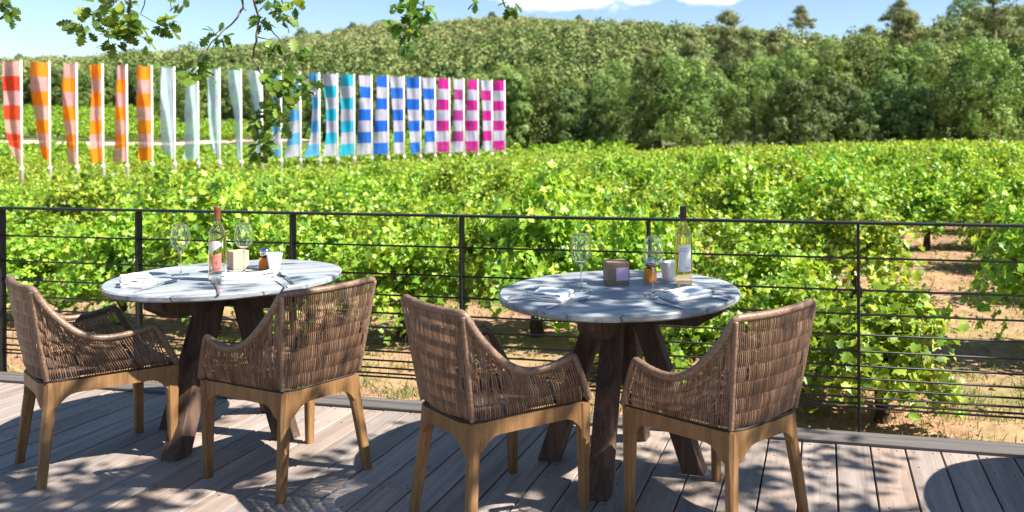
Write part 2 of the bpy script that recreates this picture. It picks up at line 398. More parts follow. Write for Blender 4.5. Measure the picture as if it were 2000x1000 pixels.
# ------------------------------------------------------------------ leaf clouds (bulk)
def frames(nrm, spin):
    nrm = nrm / np.maximum(np.linalg.norm(nrm, axis=1, keepdims=True), 1e-9)
    ref = np.where(np.abs(nrm[:, 2:3]) < .9, np.array([[0, 0, 1.0]]), np.array([[1.0, 0, 0]]))
    a = np.cross(ref, nrm); a /= np.linalg.norm(a, axis=1, keepdims=True); b = np.cross(nrm, a)
    c, s = np.cos(spin)[:, None], np.sin(spin)[:, None]
    return a * c + b * s, -a * s + b * c, nrm
def leaves(P, nrm, size, tmpl, spin=None):
    TV, TF = tmpl; n = len(P)
    if spin is None: spin = rng.uniform(0, 2 * np.pi, n)
    ax, ay, az = frames(nrm, spin); size = np.broadcast_to(size, (n,))[:, None, None]
    V = P[:, None, :] + size * (TV[None, :, 0:1] * ax[:, None] + TV[None, :, 1:2] * ay[:, None] + TV[None, :, 2:3] * az[:, None])
    F = TF[None] + (np.arange(n) * len(TV))[:, None, None]
    return V.reshape(-1, 3), F.reshape(-1, 3)
def merge(parts):
    Vs, Fs, o = [], [], 0
    for V, F in parts: Vs.append(V); Fs.append(F + o); o += len(V)
    return np.concatenate(Vs), np.concatenate(Fs)
def fan(outline, centre, fold):
    v = [centre] + outline; n = len(outline)
    V = np.array([(x, y, fold * abs(x) - .18 * y * y) for x, y in v]); F = np.array([(0, i + 1, i + 2) for i in range(n - 1)] + [(0, n, 1)])
    return V, F
VINE_LEAF = fan([(0, -.38), (.22, -.46), (.40, -.22), (.27, -.12), (.52, .16), (.25, .16), (.0, .56), (-.25, .16), (-.52, .16), (-.27, -.12), (-.40, -.22), (-.22, -.46)], (0, -.12), .35)
QUAD_LEAF = (np.array([(0, -.5, 0), (.42, .02, .14), (0, .5, -.06), (-.42, .02, .14)]), np.array([(0, 1, 2), (0, 2, 3)]))
BLADE = (np.array([(-.05, 0, 0), (.05, 0, 0), (.03, .55, .06), (0, 1, .28)]), np.array([(0, 1, 2), (0, 2, 3)]))
NEEDLE = (np.array([(0, -.5, 0), (.20, .02, .08), (0, .5, 0), (-.20, .02, .08)]), np.array([(0, 1, 2), (0, 2, 3)]))
hw = [(0, .02), (.10, .05), (.20, .19), (.27, .10), (.38, .30), (.47, .15), (.58, .36), (.67, .17), (.78, .28), (.86, .14), (.94, .13), (1.0, .0)]
ov = []
for t, w in hw: ov += [(0, t, -.12 * t * t), (w, t + .04 * (w > .15), .10 * w - .12 * t * t), (-w, t + .04 * (w > .15), .10 * w - .12 * t * t)]
of = []
for i in range(len(hw) - 1):
    a, b = 3 * i, 3 * i + 3
    of += [(a, a + 1, b + 1), (a, b + 1, b), (a, b, b + 2), (a, b + 2, a + 2)]
OAK_LEAF = (np.array(ov, float), np.array(of))

# ------------------------------------------------------------------ grapevines
def vine_points(n, w, h, seed):
    r = np.random.default_rng(seed); P = []; Nn = []
    shoots = 22
    per = n // shoots
    for k in range(shoots):
        a = 2 * np.pi * (k + r.uniform(-.3, .3)) / shoots; lean = r.uniform(.25, 1.0); low = k % 3 == 0
        if low: lean = r.uniform(.8, 1.1)
        L = r.uniform(.75, 1.25)
        t = np.sqrt(r.uniform(.02, 1, per))
        rad = w * lean * (t ** .8) * L * .58
        z = h * (.36 + .62 * np.sin(t * (1.35 + .5 * lean)) * (1.05 - .18 * lean) * L / 1.05 - .52 * lean * t ** 3)
        x = np.cos(a + .5 * t) * rad + r.normal(0, .09, per); y = np.sin(a + .5 * t) * rad + r.normal(0, .09, per)
        if low: z = z * .62 + .02
        z = np.maximum(z + r.normal(0, .07, per), .10)
        p = np.stack([x, y, z], 1); P.append(p)
        out = np.stack([x * .9 / w, y * .9 / w, np.full(per, .55)], 1) + r.normal(0, .45, (per, 3)); Nn.append(out)
    for k in range(9):
        m = max(4, n // 150); a = r.uniform(0, 6.28); q = r.uniform(.0, .55) * w; t = r.uniform(0, 1, m); L = r.uniform(.2, .45)
        x = np.cos(a) * q + np.cos(a) * t * L * .35 + r.normal(0, .03, m); y = np.sin(a) * q + np.sin(a) * t * L * .35 + r.normal(0, .03, m)
        z = h * (.98 - .5 * q * q / w) - .12 + t * L * .75
        P.append(np.stack([x, y, z], 1)); Nn.append(np.stack([x, y, np.full(m, .4)], 1) + r.normal(0, .5, (m, 3)))
    return np.concatenate(P), np.concatenate(Nn)
def make_vine_mesh(kind, i):
    if kind == 0: P, Nn = vine_points(3000, 1.02, 1.16, 100 + i); V, F = leaves(P, Nn, np.random.default_rng(i).uniform(.042, .095, len(P)), VINE_LEAF)
    else: P, Nn = vine_points(2400, 1.04, 1.16, 200 + i); V, F = leaves(P, Nn, np.random.default_rng(i).uniform(.05, .105, len(P)), QUAD_LEAF)
    return np_mesh('vine_foliage', V, F, M['vine'])
def vine_trunk_mesh(seed):
    r = random.Random(seed); mb = MB()
    pts = [(0, 0, -.08)]; x = y = 0
    for k in range(1, 6):
        x += r.uniform(-.045, .045); y += r.uniform(-.045, .045); pts.append((x, y, .09 * k))
    mb.tube(pts, [.07, .058, .05, .053, .05, .045], 8)
    for k in range(4):
        a = k * 1.57 + r.uniform(-.4, .4); q = [(x, y, .42)]; cx, cy, cz = x, y, .42
        for j in range(4):
            cx += math.cos(a) * .10 + r.uniform(-.03, .03); cy += math.sin(a) * .10 + r.uniform(-.03, .03); cz += r.uniform(.01, .10); q.append((cx, cy, cz))
        mb.tube(q, [.036, .03, .024, .018, .008], 6)
    o = mb.build('trunk', M['vine_wood']); return o
def near_vine_mesh(i):
    P, Nn = vine_points(2000, 1.12, 1.1, 700 + i); V, F = leaves(P, Nn, np.random.default_rng(i).uniform(.055, .115, len(P)), VINE_LEAF)
    return np_mesh('vine_foliage', V, F, M['vine'])
VX = [near_vine_mesh(i) for i in range(4)]
VN = [make_vine_mesh(0, i) for i in range(6)]; VF = [make_vine_mesh(1, i) for i in range(6)]
TR = [vine_trunk_mesh(i).data for i in range(4)]
for o in [o for o in COL.objects if o.name.startswith('trunk')]: bpy.data.objects.remove(o)
rv = random.Random(5)
spots = []
n = 7.15
row = 0
while n < 62:
    s = -75 + rv.uniform(0, 1)
    while s < 60:
        p = un(s + rv.uniform(-.12, .12), n + rv.uniform(-.14, .14)); s += 1.12
        if p.y < 5.5: continue
        bx = PCX + FPX * p.x / p.y
        if bx < -160 or bx > (2420 if p.y < 24 else 2170): continue
        if bx > 1210 and p.y > 59: continue
        if row == 0 and 1752 < bx < 1900: continue
        if row == 1 and 1765 < bx < 1890: continue
        if rv.random() < (.05 if n < 20 else .03): continue
        spots.append((p.x, p.y, row))
    n += 2.05 if row else 2.35
    row += 1
spots.sort(key=lambda q: q[1])
extra = [(at(1728, 830, -.36).x, 5.3, .80, 'young grapevine leaning over the deck edge by the right railing post'),
         (1.12, 5.9, .74, 'low leafy grapevine behind the back of the rightmost chair'),
         (.50, 6.1, .66, 'low leafy grapevine seen between the table legs and the rightmost chair'),
         (-.10, 6.4, .58, 'short grapevine seen under the right table top')]
GV = 'grapevines in rows beyond the railing'
def place_vine(x, y, lab, sc, near, k, meshes=None):
    z = ground(x, y); rz = rv.uniform(0, 6.28)
    if near:
        t = thing('grapevine', lab, 'grapevine', (x, y, z), rz, GV); t.scale = sc
        link('trunk', TR[k % 4], t); link('foliage', (meshes or VN)[k % len(meshes or VN)], t)
    else:
        t = tag(link('grapevine', VF[k % 6]), lab, 'grapevine', GV); t.location = (x, y, z); t.rotation_euler = (0, 0, rz); t.scale = sc
for k, (x, y, s, lab) in enumerate(extra): place_vine(x, y, lab, (s, s, s * .95), True, k + 1, VX)
def front_label(bx):
    if bx < 330: return 'grapevine in the front row behind the leftmost wicker chair'
    if bx < 650: return 'grapevine in the front row behind the left table'
    if bx < 900: return 'grapevine in the front row seen between the two tables'
    if bx < 1450: return 'grapevine with bare trunk in the front row behind the right table'
    if bx < 1705: return 'grapevine in the front row left of the bare soil gap'
    return 'grapevine in the front row right of the bare soil gap'
NI = 298
for k, (x, y, r_) in enumerate(spots[:NI]):
    bx = PCX + FPX * x / y
    lab = front_label(bx) if r_ == 0 else ('bushy bright green grapevine in the rows just behind the front row' if y < 14 else 'bushy green grapevine in the middle rows of the vineyard')
    f = rv.uniform(.8, 1.12); place_vine(x, y, lab, (f, f, f * rv.uniform(.92, 1.2)), y < 13.5, k)
# all farther vines: one mass
def vine_mass(name, pts, label, per, size, sc=1.0):
    parts = []
    for k, (x, y) in enumerate(pts):
        P, Nn = vine_points(per, .92 * sc, rv.uniform(.98, 1.3) * sc, 900 + k % 23); a = rv.uniform(0, 6.28); c, s_ = math.cos(a), math.sin(a)
        P = np.stack([P[:, 0] * c - P[:, 1] * s_ + x, P[:, 0] * s_ + P[:, 1] * c + y, P[:, 2] + ground(x, y)], 1)
        parts.append(leaves(P, Nn, np.random.default_rng(k).uniform(size * .7, size * 1.3, len(P)), QUAD_LEAF))
    V, F = merge(parts)
    tag(link(name, np_mesh(name, V, F, M['vine_far'])), label, None, None, 'stuff')
vine_mass('vineyard', [(x, y) for x, y, r_ in spots[NI:] if y < 62], 'distant rows of bright green grapevines reaching to the trees', 484, .14)
pts = []
n = 52.0
while n < 165:
    s = -140.0
    while s < 40:
        p = un(s + rv.uniform(-.3, .3), n); s += 1.5 if n < 95 else 2.0
        if p.y < 30: continue
        bx = PCX + FPX * p.x / p.y
        if bx < -120 or bx > 1235: continue
        d = p.y
        if d < 60 and bx > 640: continue
        pd = 90 + 8 * (bx / 620) ** 2
        if -12 < d - pd < 3.4 and bx < 640: continue
        lim = 143 if bx < 330 else (118 if bx < 620 else (98 if bx < 900 else 77))
        if d > lim: continue
        pts.append((p.x, p.y))
    n += 2.4 if n < 95 else 3.0
pts = [p for p in pts if (p[1] > 62 or (PCX + FPX * p[0] / p[1]) < 640)]
vine_mass('vineyard', pts, 'far vineyard field behind the banners', 154, .26, 1.0)

# ------------------------------------------------------------------ grass and litter in the alleys
P = []; G = []
for k in range(5200):
    n_ = rng.uniform(4.3, 17) if rng.random() < .75 else rng.uniform(4.25, 6.2); s_ = rng.uniform(-9, 7)
    p = un(s_, n_)
    w = math.sin(p.x * 1.1 + 2) * math.sin(p.y * 1.7 + p.x * .4)
    (G if (w > .25 or (n_ < 5.6 and p.x < .6)) else P).append((p.x, p.y))
def grass(name, pts, mat, label, size, per):
    A = np.repeat(np.array(pts), per, 0); A = A + rng.normal(0, .05, A.shape)
    Z = ground_np(A[:, 0], A[:, 1]); Q = np.column_stack([A, Z])
    nr = np.column_stack([rng.normal(0, 1, len(A)), rng.normal(0, 1, len(A)), rng.normal(0, .25, len(A))])
    # blades stand up: template y axis up
    h = rng.uniform(.4, 1.2, len(A)) * size; a = rng.uniform(0, 6.28, len(A)); TV, TF = BLADE
    ax = np.column_stack([np.cos(a), np.sin(a), 0 * a]); ay = np.column_stack([rng.normal(0, .35, len(A)), rng.normal(0, .35, len(A)), np.ones(len(A))]); az = np.cross(ax, ay)
    V = Q[:, None] + h[:, None, None] * (TV[None, :, 0:1] * ax[:, None] + TV[None, :, 1:2] * ay[:, None] + TV[None, :, 2:3] * az[:, None])
    F = TF[None] + (np.arange(len(A)) * 4)[:, None, None]
    tag(link(name, np_mesh(name, V.reshape(-1, 3), F.reshape(-1, 3), mat)), label, None, None, 'stuff')
grass('dry_grass', P, M['dry_grass'], 'dry straw coloured grass between the vine rows', .065, 9)
grass('grass', G, M['green_grass'], 'yellow green grass below the deck edge', .06, 14)
# clods and small stones
parts = []
A = np.array([(un(rng.uniform(-9, 7), rng.uniform(4.3, 15))[:2]) for _ in range(2600)])
oc = np.array([(1, 0, 0), (-1, 0, 0), (0, 1, 0), (0, -1, 0), (0, 0, .6), (0, 0, -.6)], float); ofc = np.array([(0, 2, 4), (2, 1, 4), (1, 3, 4), (3, 0, 4), (2, 0, 5), (1, 2, 5), (3, 1, 5), (0, 3, 5)])
Q = np.column_stack([A, ground_np(A[:, 0], A[:, 1]) + .004]); sz = rng.uniform(.008, .05, len(A)) * rng.uniform(.4, 1.3, len(A))
V, F = leaves(Q, np.column_stack([rng.normal(0, .3, (len(A), 2)), np.ones(len(A))]), sz, (oc, ofc))
tag(link('clods', np_mesh('clods', V, F, M['soil'])), 'clods and pebbles on the vineyard soil', None, None, 'stuff')

# ------------------------------------------------------------------ deck
AN = -AL
deck = MB(); scr = MB()
W = .1575; S0 = None
s_ref = at(1632, 866).dot(U)
k0 = int(math.floor((-9.5 - s_ref) / W)); k1 = int((7.0 - s_ref) / W)
rd = random.Random(3)
for k in range(k0, k1):
    s0 = s_ref + k * W + .0035; s1 = s_ref + (k + 1) * W - .0035
    cuts = [-2.2]
    n_ = -2.2 + rd.uniform(.4, 2.4)
    while n_ < 3.7:
        cuts.append(n_); n_ += rd.choice([1.35, 1.8, 2.25, 2.7])
    cuts.append(4.03)
    for a, b in zip(cuts[:-1], cuts[1:]):
        deck.box(((s0 + s1) / 2, (a + b) / 2, -.011 + rd.uniform(-.0008, .0008)), (s1 - s0, b - a - .004, .022), None, 0, .003)
        for nn in [b - .03, a + .03]:
            for ss in (s0 + .035, s1 - .035): deck.lathe([(.0045, -.0005), (.0045, .0006)], 6, (ss, nn, 0), 1, False)
    for j in range(-1, 7):
        nn = .44 * j + 1.18
        if nn > 4: continue
        for ss in (s0 + .035, s1 - .035): deck.lathe([(.0045, -.0005), (.0045, .0006)], 6, (ss, nn + rd.uniform(-.006, .006), 0), 1, False)
o = deck.build('deck', [M['deck'], M['screw']]); o.rotation_euler = (0, 0, AN); structure(o)
mb = MB()
for j in range(-4, 8): mb.box((-1.2, .44 * j + 1.18, -.085), (16.4, .06, .12))
mb.box((-1.2, 4.1, -.2), (16.4, .03, .34))
o = mb.build('deck_substructure', M['under']); o.rotation_euler = (0, 0, AN); structure(o)
mb = MB()
for c_ in range(-3, 3):
    x0 = -1.2 + c_ * 3.0
    mb.box((x0 + 1.5, 4.054, .0), (2.994, .038, .030), None, 0, .004)
    mb.box((x0 + 1.5, 4.103, -.002), (2.994, .052, .030), None, 0, .004)
    mb.box((x0 + 1.5, 4.153, .0), (2.994, .040, .030), None, 0, .004)
o = mb.build('deck_edge', M['deck_edge']); o.rotation_euler = (0, 0, AN); structure(o)

# ------------------------------------------------------------------ railing
rail = thing('railing', 'black steel railing with thin horizontal rods along the deck edge', 'railing', (0, 0, 0), AN)
NR = 4.195
def post_at(px):
    b = (px - PCX - 2.0) / FPX; return NR * (b * N.y - N.x) / (U.x - b * U.y)
post_s = [post_at(px) for px in (5, 272, 573, 903, 1268, 1677)]
post_s = [post_s[0] - 1.01 * k for k in (4, 3, 2, 1)] + post_s + [post_s[-1] + 1.01 * k for k in (1, 2, 3, 4)]
for s_ in post_s:
    mb = MB(); mb.box((s_, NR, .335), (.014, .046, 1.385), None, 0, .002)
    mb.box((s_, NR - .031, -.10), (.05, .012, .14), None, 0, .002)
    mb.build('post', M['iron'], rail)
mb = MB(); mb.box((-2.4, NR, 1.036), (13.5, .05, .013), None, 0, .002); mb.build('top_rail', M['iron'], rail)
for z in (.863, .705, .587, .486, .405, .333, .271, .220, .178, .148, .128):
    mb = MB(); mb.tube([(-9.1, NR - .002, z), (4.3, NR - .002, z)], .0052, 8); mb.build('rod', M['iron'], rail)

# ------------------------------------------------------------------ tables
def make_table(label, loc, rz, group):
    t = thing('dining_table', label, 'table', loc, rz, group)
    mb = MB(); r = .534; z0, z1 = .752, .782
    prof = [(0, z0), (r - .006, z0), (r, z0 + .006), (r + .001, z1 - .007), (r - .005, z1), (0, z1)]
    # slightly worn rim
    vs = []; fs = []; seg = 96; rr = random.Random(2)
    for (pr, pz) in prof[1:-1]:
        for k in range(seg):
            a = 2 * math.pi * k / seg; q = pr + (.0018 * math.sin(7 * a + pz * 90) + rr.uniform(-.0012, .0012))
            vs.append((q * math.cos(a), q * math.sin(a), pz))
    for i in range(3):
        for k in range(seg): l = (k + 1) % seg; fs.append((i * seg + k, i * seg + l, (i + 1) * seg + l, (i + 1) * seg + k))
    fs.append(tuple(range(seg))[::-1]); fs.append(tuple(3 * seg + k for k in range(seg)))
    mb.add(vs, fs); top = mb.build('tabletop', M['table_top'], t); top.rotation_euler = (0, 0, R(104 + 22))
    def beam(x0, x1, ch0, ch1):
        mb = MB(); h = .048; zt, zb = .7505, .645
        prof = [(x0, zt), (x0, zt - .045)] if ch0 else [(x0, zt), (x0, zb)]
        if ch0: prof.append((x0 + .11, zb))
        prof += [(x1 - .11, zb), (x1, zt - .045), (x1, zt)] if ch1 else [(x1, zb), (x1, zt)]
        mb.prism([Vector((x, -h, z)) for x, z in prof], [Vector((x, h, z)) for x, z in prof])
        return mb.build('beam', M['beam'], t)
    beam(-.465, .465, True, True)
    b = beam(.0495, .465, False, True); b.rotation_euler = (0, 0, R(90))
    b = beam(.0495, .465, False, True); b.rotation_euler = (0, 0, R(-90))
    for k in range(4):
        mb = MB(); a, w = .048, .045
        def ring(x, z, q): return [Vector((x + dx * q, dy * q, z)) for dx, dy in ((-a, -w + .006), (-a + .006, -w), (a - .006, -w), (a, -w + .006), (a, w - .006), (a - .006, w), (-a + .006, w), (-a, w - .006))]
        mb.prism(ring(.335, .0, 1.0), ring(.115, .6435, .97)); l = mb.build('leg', M['beam'], t); l.rotation_euler = (0, 0, R(90 * k))
    return t
TG = 'round tables on the deck'
ROT = R(-104)
T1 = make_table('round grey topped dining table with the rust capped bottle, between the left pair of chairs', (-2.063, 4.125, 0), ROT, TG)
T2 = dup(T1, (-.092, 3.695, 0), ROT, 'round grey topped dining table with the black capped bottle, between the right pair of chairs')
T3 = dup(T1, (2.36, 3.03, 0), ROT, 'empty round table farther right on the deck that only shows by its shadow')

# ------------------------------------------------------------------ wicker armchairs
def side_top(t):                # t 0 arm tip .. 1 back top corner (right hand side)
    K = [(.294, .155, .632), (.297, .085, .616), (.295, .01, .606), (.289, -.065, .612), (.277, -.135, .645), (.258, -.195, .705), (.236, -.245, .775), (.220, -.278, .842)]
    x = t * (len(K) - 1); i = min(int(x), len(K) - 2); u = x - i
    p = [Vector(K[max(0, min(len(K) - 1, i + d))]) for d in (-1, 0, 1, 2)]
    return .5 * ((2 * p[1]) + (p[2] - p[0]) * u + (2 * p[0] - 5 * p[1] + 4 * p[2] - p[3]) * u * u + (3 * p[1] - p[0] - 3 * p[2] + p[3]) * u ** 3)
def outline(off=0.0, z=.43, n=8):   # closed rounded trapezoid of the seat frame
    bx, by, fx, fy, rb, rf = .198, -.248, .266, .262, .085, .022
    pts = []
    def arc(cx, cy, r, a0, a1):
        for k in range(n + 1):
            a = R(a0 + (a1 - a0) * k / n); pts.append(Vector((cx + (r - off) * math.cos(a), cy + (r - off) * math.sin(a), z)))
    arc(bx - rb, by + rb, rb, -90, 0); arc(fx - rf, fy - rf, rf, 0, 90); arc(-fx + rf, fy - rf, rf, 90, 180); arc(-bx + rb, by + rb, rb, 180, 270)
    return pts
def base_side(t):               # from front tip foot to the back corner centre
    a = Vector((.262, .245, .436)); b = Vector((.193, -.160, .436)); c = Vector((.172, -.216, .436))
    return a.lerp(b, t / .86) if t < .86 else b.lerp(c, (t - .86) / .14)
def make_chair(label, loc, rz, group):
    t = thing('wicker_armchair', label, 'armchair', loc, rz, group)
    rc = random.Random(21)
    # woven shell
    sh = MB()
    bandh = .0565
    def strand(B, Tp, outn, lat):
        L = (Tp - B).length; nb = max(2, round((Tp.z - B.z) / bandh))
        if rc.random() < .012: return
        for k in range(nb):
            f0, f1 = k / nb, (k + 1) / nb
            sl = .0013; r_ = rc.uniform(.0027, .0032); j = rc.uniform(-.0006, .0006)
            if rc.random() < .012: continue
            pts = []
            for q in range(4):
                g = q / 3; f = f0 + (f1 - f0) * (g * 1.16 - .08); f = max(.0, min(1, f))
                p = B.lerp(Tp, f); bulge = .0058 * math.sin(math.pi * g) + .010 * math.sin(math.pi * f)
                pts.append(p + outn * bulge + lat * ((g - .5) * 2 * sl + j))
            sh.tube(pts, [r_ * .9, r_, r_, r_ * .9], 5, caps=False)
    for sd in (1, -1):
        m_ = Vector((sd, 1, 1))
        def mir(p): return Vector((p.x * sd, p.y, p.z))
        ns = 50
        for i in range(ns):
            s_ = (i + .5) / ns
            B = base_side(s_); Tp = side_top(min(1, max(0, s_)))
            # front strands follow the sloping front edge
            on = Vector((1, -.08 - (.5 if s_ > .9 else 0), 0)).normalized()
            strand(mir(B), mir(Tp), mir(on), Vector((0, 1, 0)))
    nbk = 46
    for i in range(nbk):
        u = (i + .5) / nbk * 2 - 1
        B = Vector((.170 * u, -.219 - .022 * (1 - u * u), .436)); Tp = Vector((.219 * u, -.280 - .020 * (1 - u * u), .842 - .006 * (1 - u * u)))
        strand(B, Tp, Vector((0, -1, 0)), Vector((1, 0, 0)))
    # horizontal weft cords behind the strands
    for k in range(1, 8):
        z = .436 + bandh * k * 1.0
        f = (z - .436) / (.842 - .436)
        if f > .98: continue
        pts = []
        for i in range(25):
            u = i / 24 * 2 - 1
            B = Vector((.170 * u, -.219 - .022 * (1 - u * u), .436)); Tp = Vector((.219 * u, -.280 - .020 * (1 - u * u), .842)); pts.append(B.lerp(Tp, f) + Vector((0, .002 - .010 * math.sin(math.pi * f), 0)))
        sh.tube(pts, .0034, 5)
    for sd in (1, -1):
        for k in range(1, 4):
            pts = []
            for i in range(25):
                s_ = i / 24; B = base_side(s_); Tp = side_top(s_); nb = max(2, round((Tp.z - B.z) / bandh)); f = min(1, k / 3.3 if nb <= 4 else k / nb)
                p = B.lerp(Tp, f); pts.append(Vector((sd * (p.x - .002 + .010 * math.sin(math.pi * f)), p.y, p.z)))
            sh.tube(pts, .0034, 5)
    sh.build('woven_shell', M['wicker'], t)
    # wrapped rim
    path = []
    front = [Vector((.266, .254, .438)), Vector((.272, .238, .470)), Vector((.281, .205, .53)), Vector((.289, .172, .595)), Vector((.293, .158, .622))]
    side = [side_top(k / 30) for k in range(31)]
    back = [Vector((.219 * u, -.280 - .020 * (1 - u * u), .844 - .006 * (1 - u * u))) for u in [1 - k / 15 for k in range(1, 30)]]
    right = front + side; left = [Vector((-p.x, p.y, p.z)) for p in right[::-1]]
    poly = right + back + left
    for _ in range(2): poly = [poly[0]] + [(poly[i - 1] + poly[i] * 2 + poly[i + 1]) / 4 for i in range(1, len(poly) - 1)] + [poly[-1]]
    def resample(poly, step):
        out = [poly[0]]; acc = 0.0
        for a, b in zip(poly[:-1], poly[1:]):
            L = (b - a).length; d = step - acc
            while d <= L: out.append(a.lerp(b, d / L)); d += step
            acc = (acc + L) % step
        return out
    def wrapped(name, poly, r, step=.0033):
        pts = resample(poly, step); mb = MB(); rr = random.Random(4)
        mb.tube(pts, [r * (1.06 if i % 2 else .90) * rr.uniform(.97, 1.03) for i in range(len(pts))], 9, smooth=True)
        return mb.build(name, M['wrap'], t)
    wrapped('rim', poly, .0145)
    for sd in (1, -1):
        wrapped('corner_post', [Vector((sd * (.181 + .041 * q), -.224 - .062 * q, .438 + .40 * q)) for q in [k / 20 for k in range(21)]], .0105, .0042)
    # seat
    mb = MB(); o_ = outline(.018, .452); a_ = outline(.018, .440); mb.prism(a_, o_); mb.build('seat', M['seat'], t)
    # frame: apron with arches towards the legs
    mb = MB(); outp = outline(0, .43, 8); inn = outline(.028, .43, 8)
    dens = []
    for i in range(len(outp)):
        j = (i + 1) % len(outp); L = (outp[j] - outp[i]).length; m = max(1, int(L / .02))
        for k in range(m): dens.append((outp[i].lerp(outp[j], k / m), inn[i].lerp(inn[j], k / m)))
    corners = [Vector((.178, -.224, 0)), Vector((.262, .256, 0)), Vector((-.262, .256, 0)), Vector((-.178, -.224, 0))]
    def low(p):
        d = min((Vector((p.x, p.y, 0)) - c_).length for c_ in corners)
        f = max(0, 1 - max(0, d - .035) / .07)
        return .374 - .056 * f ** 2.0
    n_ = len(dens); vs = []
    for (p, q) in dens: vs += [(p.x, p.y, .4285), (q.x, q.y, .4285), (q.x, q.y, low(p)), (p.x, p.y, low(p))]
    fs = []
    for i in range(n_):
        j = (i + 1) % n_
        for k in range(4): l = (k + 1) % 4; fs.append((i * 4 + k, j * 4 + k, j * 4 + l, i * 4 + l))
    mb.add(vs, fs, 0, False); mb.build('frame', M['teak'], t)
    mb = MB(); mb.tube(outline(.008, .4325, 8), .0048, 6, closed=True); mb.build('gasket', M['dark'], t)
    # legs
    for (sx, sy) in ((1, 1), (-1, 1), (1, -1), (-1, -1)):
        mb = MB()
        tx, ty = (.2440, .2400) if sy > 0 else (.1610, -.2080)
        fx, fy = (.2440, .2440) if sy > 0 else (.2060, -.2500)
        def ring(cx, cy, z, h, b):
            return [Vector((cx + dx, cy + dy, z)) for dx, dy in ((-h, -h + b), (-h + b, -h), (h - b, -h), (h, -h + b), (h, h - b), (h - b, h), (-h + b, h), (-h, h - b))]
        bev = .007 if sy > 0 else .013
        rings = [ring(fx * sx, fy, 0, .0165, .005), ring(fx * sx * .55 + tx * sx * .45, fy * .55 + ty * .45, .18, .0195, .006), ring(tx * sx + (fx - tx) * sx * .13, ty + (fy - ty) * .13, .335, .0235, bev), ring(tx * sx, ty, .4255, .0245, bev)]
        for a, b in zip(rings[:-1], rings[1:]): mb.prism(a, b, caps=False)
        mb.add(rings[0], [tuple(range(8))[::-1]]); mb.add(rings[-1], [tuple(range(8))])
        mb.build('leg', M['teak'], t)
    return t
CG = 'wicker armchairs around the tables'
def face(deg): return R(deg - 90)
C1 = make_chair('wicker armchair at the far left, side on, left of the left table', (-2.504, 3.791, 0), face(47.3), CG)
dup(C1, (-1.539, 3.635, 0), face(145.0), 'wicker armchair with its back to us on the right side of the left table')
dup(C1, (-.573, 3.269, 0), face(43.5), 'wicker armchair on the left side of the right table')
dup(C1, (.298, 3.174, 0), face(131.8), 'rightmost wicker armchair with its back to us, in front of the right table')

# ------------------------------------------------------------------ things on the tables
ZT = .7825
def on(px, py): return at(px, py, ZT)
GG = 'wine glasses on the tables'
def wine_glass(label, p):
    t = thing('wine_glass', label, 'wine glass', p, 0, GG)
    mb = MB()
    mb.lathe([(.0, .0035), (.040, .0025), (.041, .0012), (.040, 0.0002), (0, .0002)][::-1], 40)
    mb.build('base', M['glass'], t)
    mb = MB(); mb.lathe([(.010, .0035), (.005, .012), (.0036, .03), (.0034, .09), (.0042, .115), (.010, .124)], 20); mb.build('stem', M['glass'], t)
    mb = MB()
    o_ = [(.006, .122), (.020, .128), (.034, .142), (.043, .160), (.0465, .178), (.0455, .198), (.0415, .222), (.0355, .246), (.0335, .253)]
    i_ = [(r - .0011, z) for r, z in o_][::-1]; i_[-1] = (.0, .1245)
    mb.lathe(o_ + [(.0329, .2536)] + i_, 48); mb.build('bowl', M['glass'], t)
    return t
G1 = wine_glass('empty wine glass on the left table, left of the rust capped bottle', on(353, 537))
dup(G1, on(477, 533), 0, 'empty wine glass on the left table, right of the rust capped bottle')
dup(G1, on(1135, 569), 0, 'empty wine glass on the right table, left of the wooden cube')
dup(G1, on(1276, 577), 0, 'empty wine glass on the right table, in front of the orange holder')
# bottles
M['rose'] = glass_mat('pale_rose_wine_in_glass', (1.0, .74, .42), 1.12)
_p = [q for q in M['rose'].node_tree.nodes if q.type == 'BSDF_PRINCIPLED'][0]; _p.inputs['Coat Weight'].default_value = 1.0; _p.inputs['Coat Roughness'].default_value = .02
M['clear_bottle'] = glass_mat('clear_bottle_glass', (.97, .93, .86), 1.45)
BOT = [(0, .006), (.02, .004), (.034, .0), (.0385, .004), (.040, .012), (.040, .215), (.0385, .232), (.030, .252), (.020, .268), (.0155, .285), (.0145, .300)]
def label_patch(mb, r, a0, a1, shape, mi=0, n=24, z_of=None):
    vs = []; fs = []
    for i in range(n + 1):
        u = i / n; a = a0 + (a1 - a0) * u; zlo, zhi = shape(u)
        for z in (zlo, zhi): vs.append((r * math.cos(a), r * math.sin(a), z))
    for i in range(n): fs.append((2 * i, 2 * i + 2, 2 * i + 3, 2 * i + 1))
    mb.add(vs, fs, mi, True)
def bottle(label, p, capsule, sc):
    t = thing('wine_bottle', label, 'bottle', p, 0)
    mb = MB(); mb.lathe(BOT[:-1] + [(.0145, .300), (0, .300)], 48); mb.build('body', M['rose'], t)
    mb = MB(); mb.lathe([(.0152, .296), (.0155, .300), (.0152, .345), (.0162, .347), (.0162, .358), (.0150, .362), (0, .362)], 32); mb.build('capsule', capsule, t)
    t.scale = (sc, sc, sc); return t
b2 = bottle('rose wine bottle with black capsule and white label on the right table', on(1335, 557), M['black_foil'], 1.0)
aim = math.atan2(-b2.location.y, -b2.location.x)
mb = MB(); label_patch(mb, .0404, aim - .55, aim + 1.0, lambda u: (.068, .190)); lb = mb.build('label', M['paper'], b2)
mb = MB()
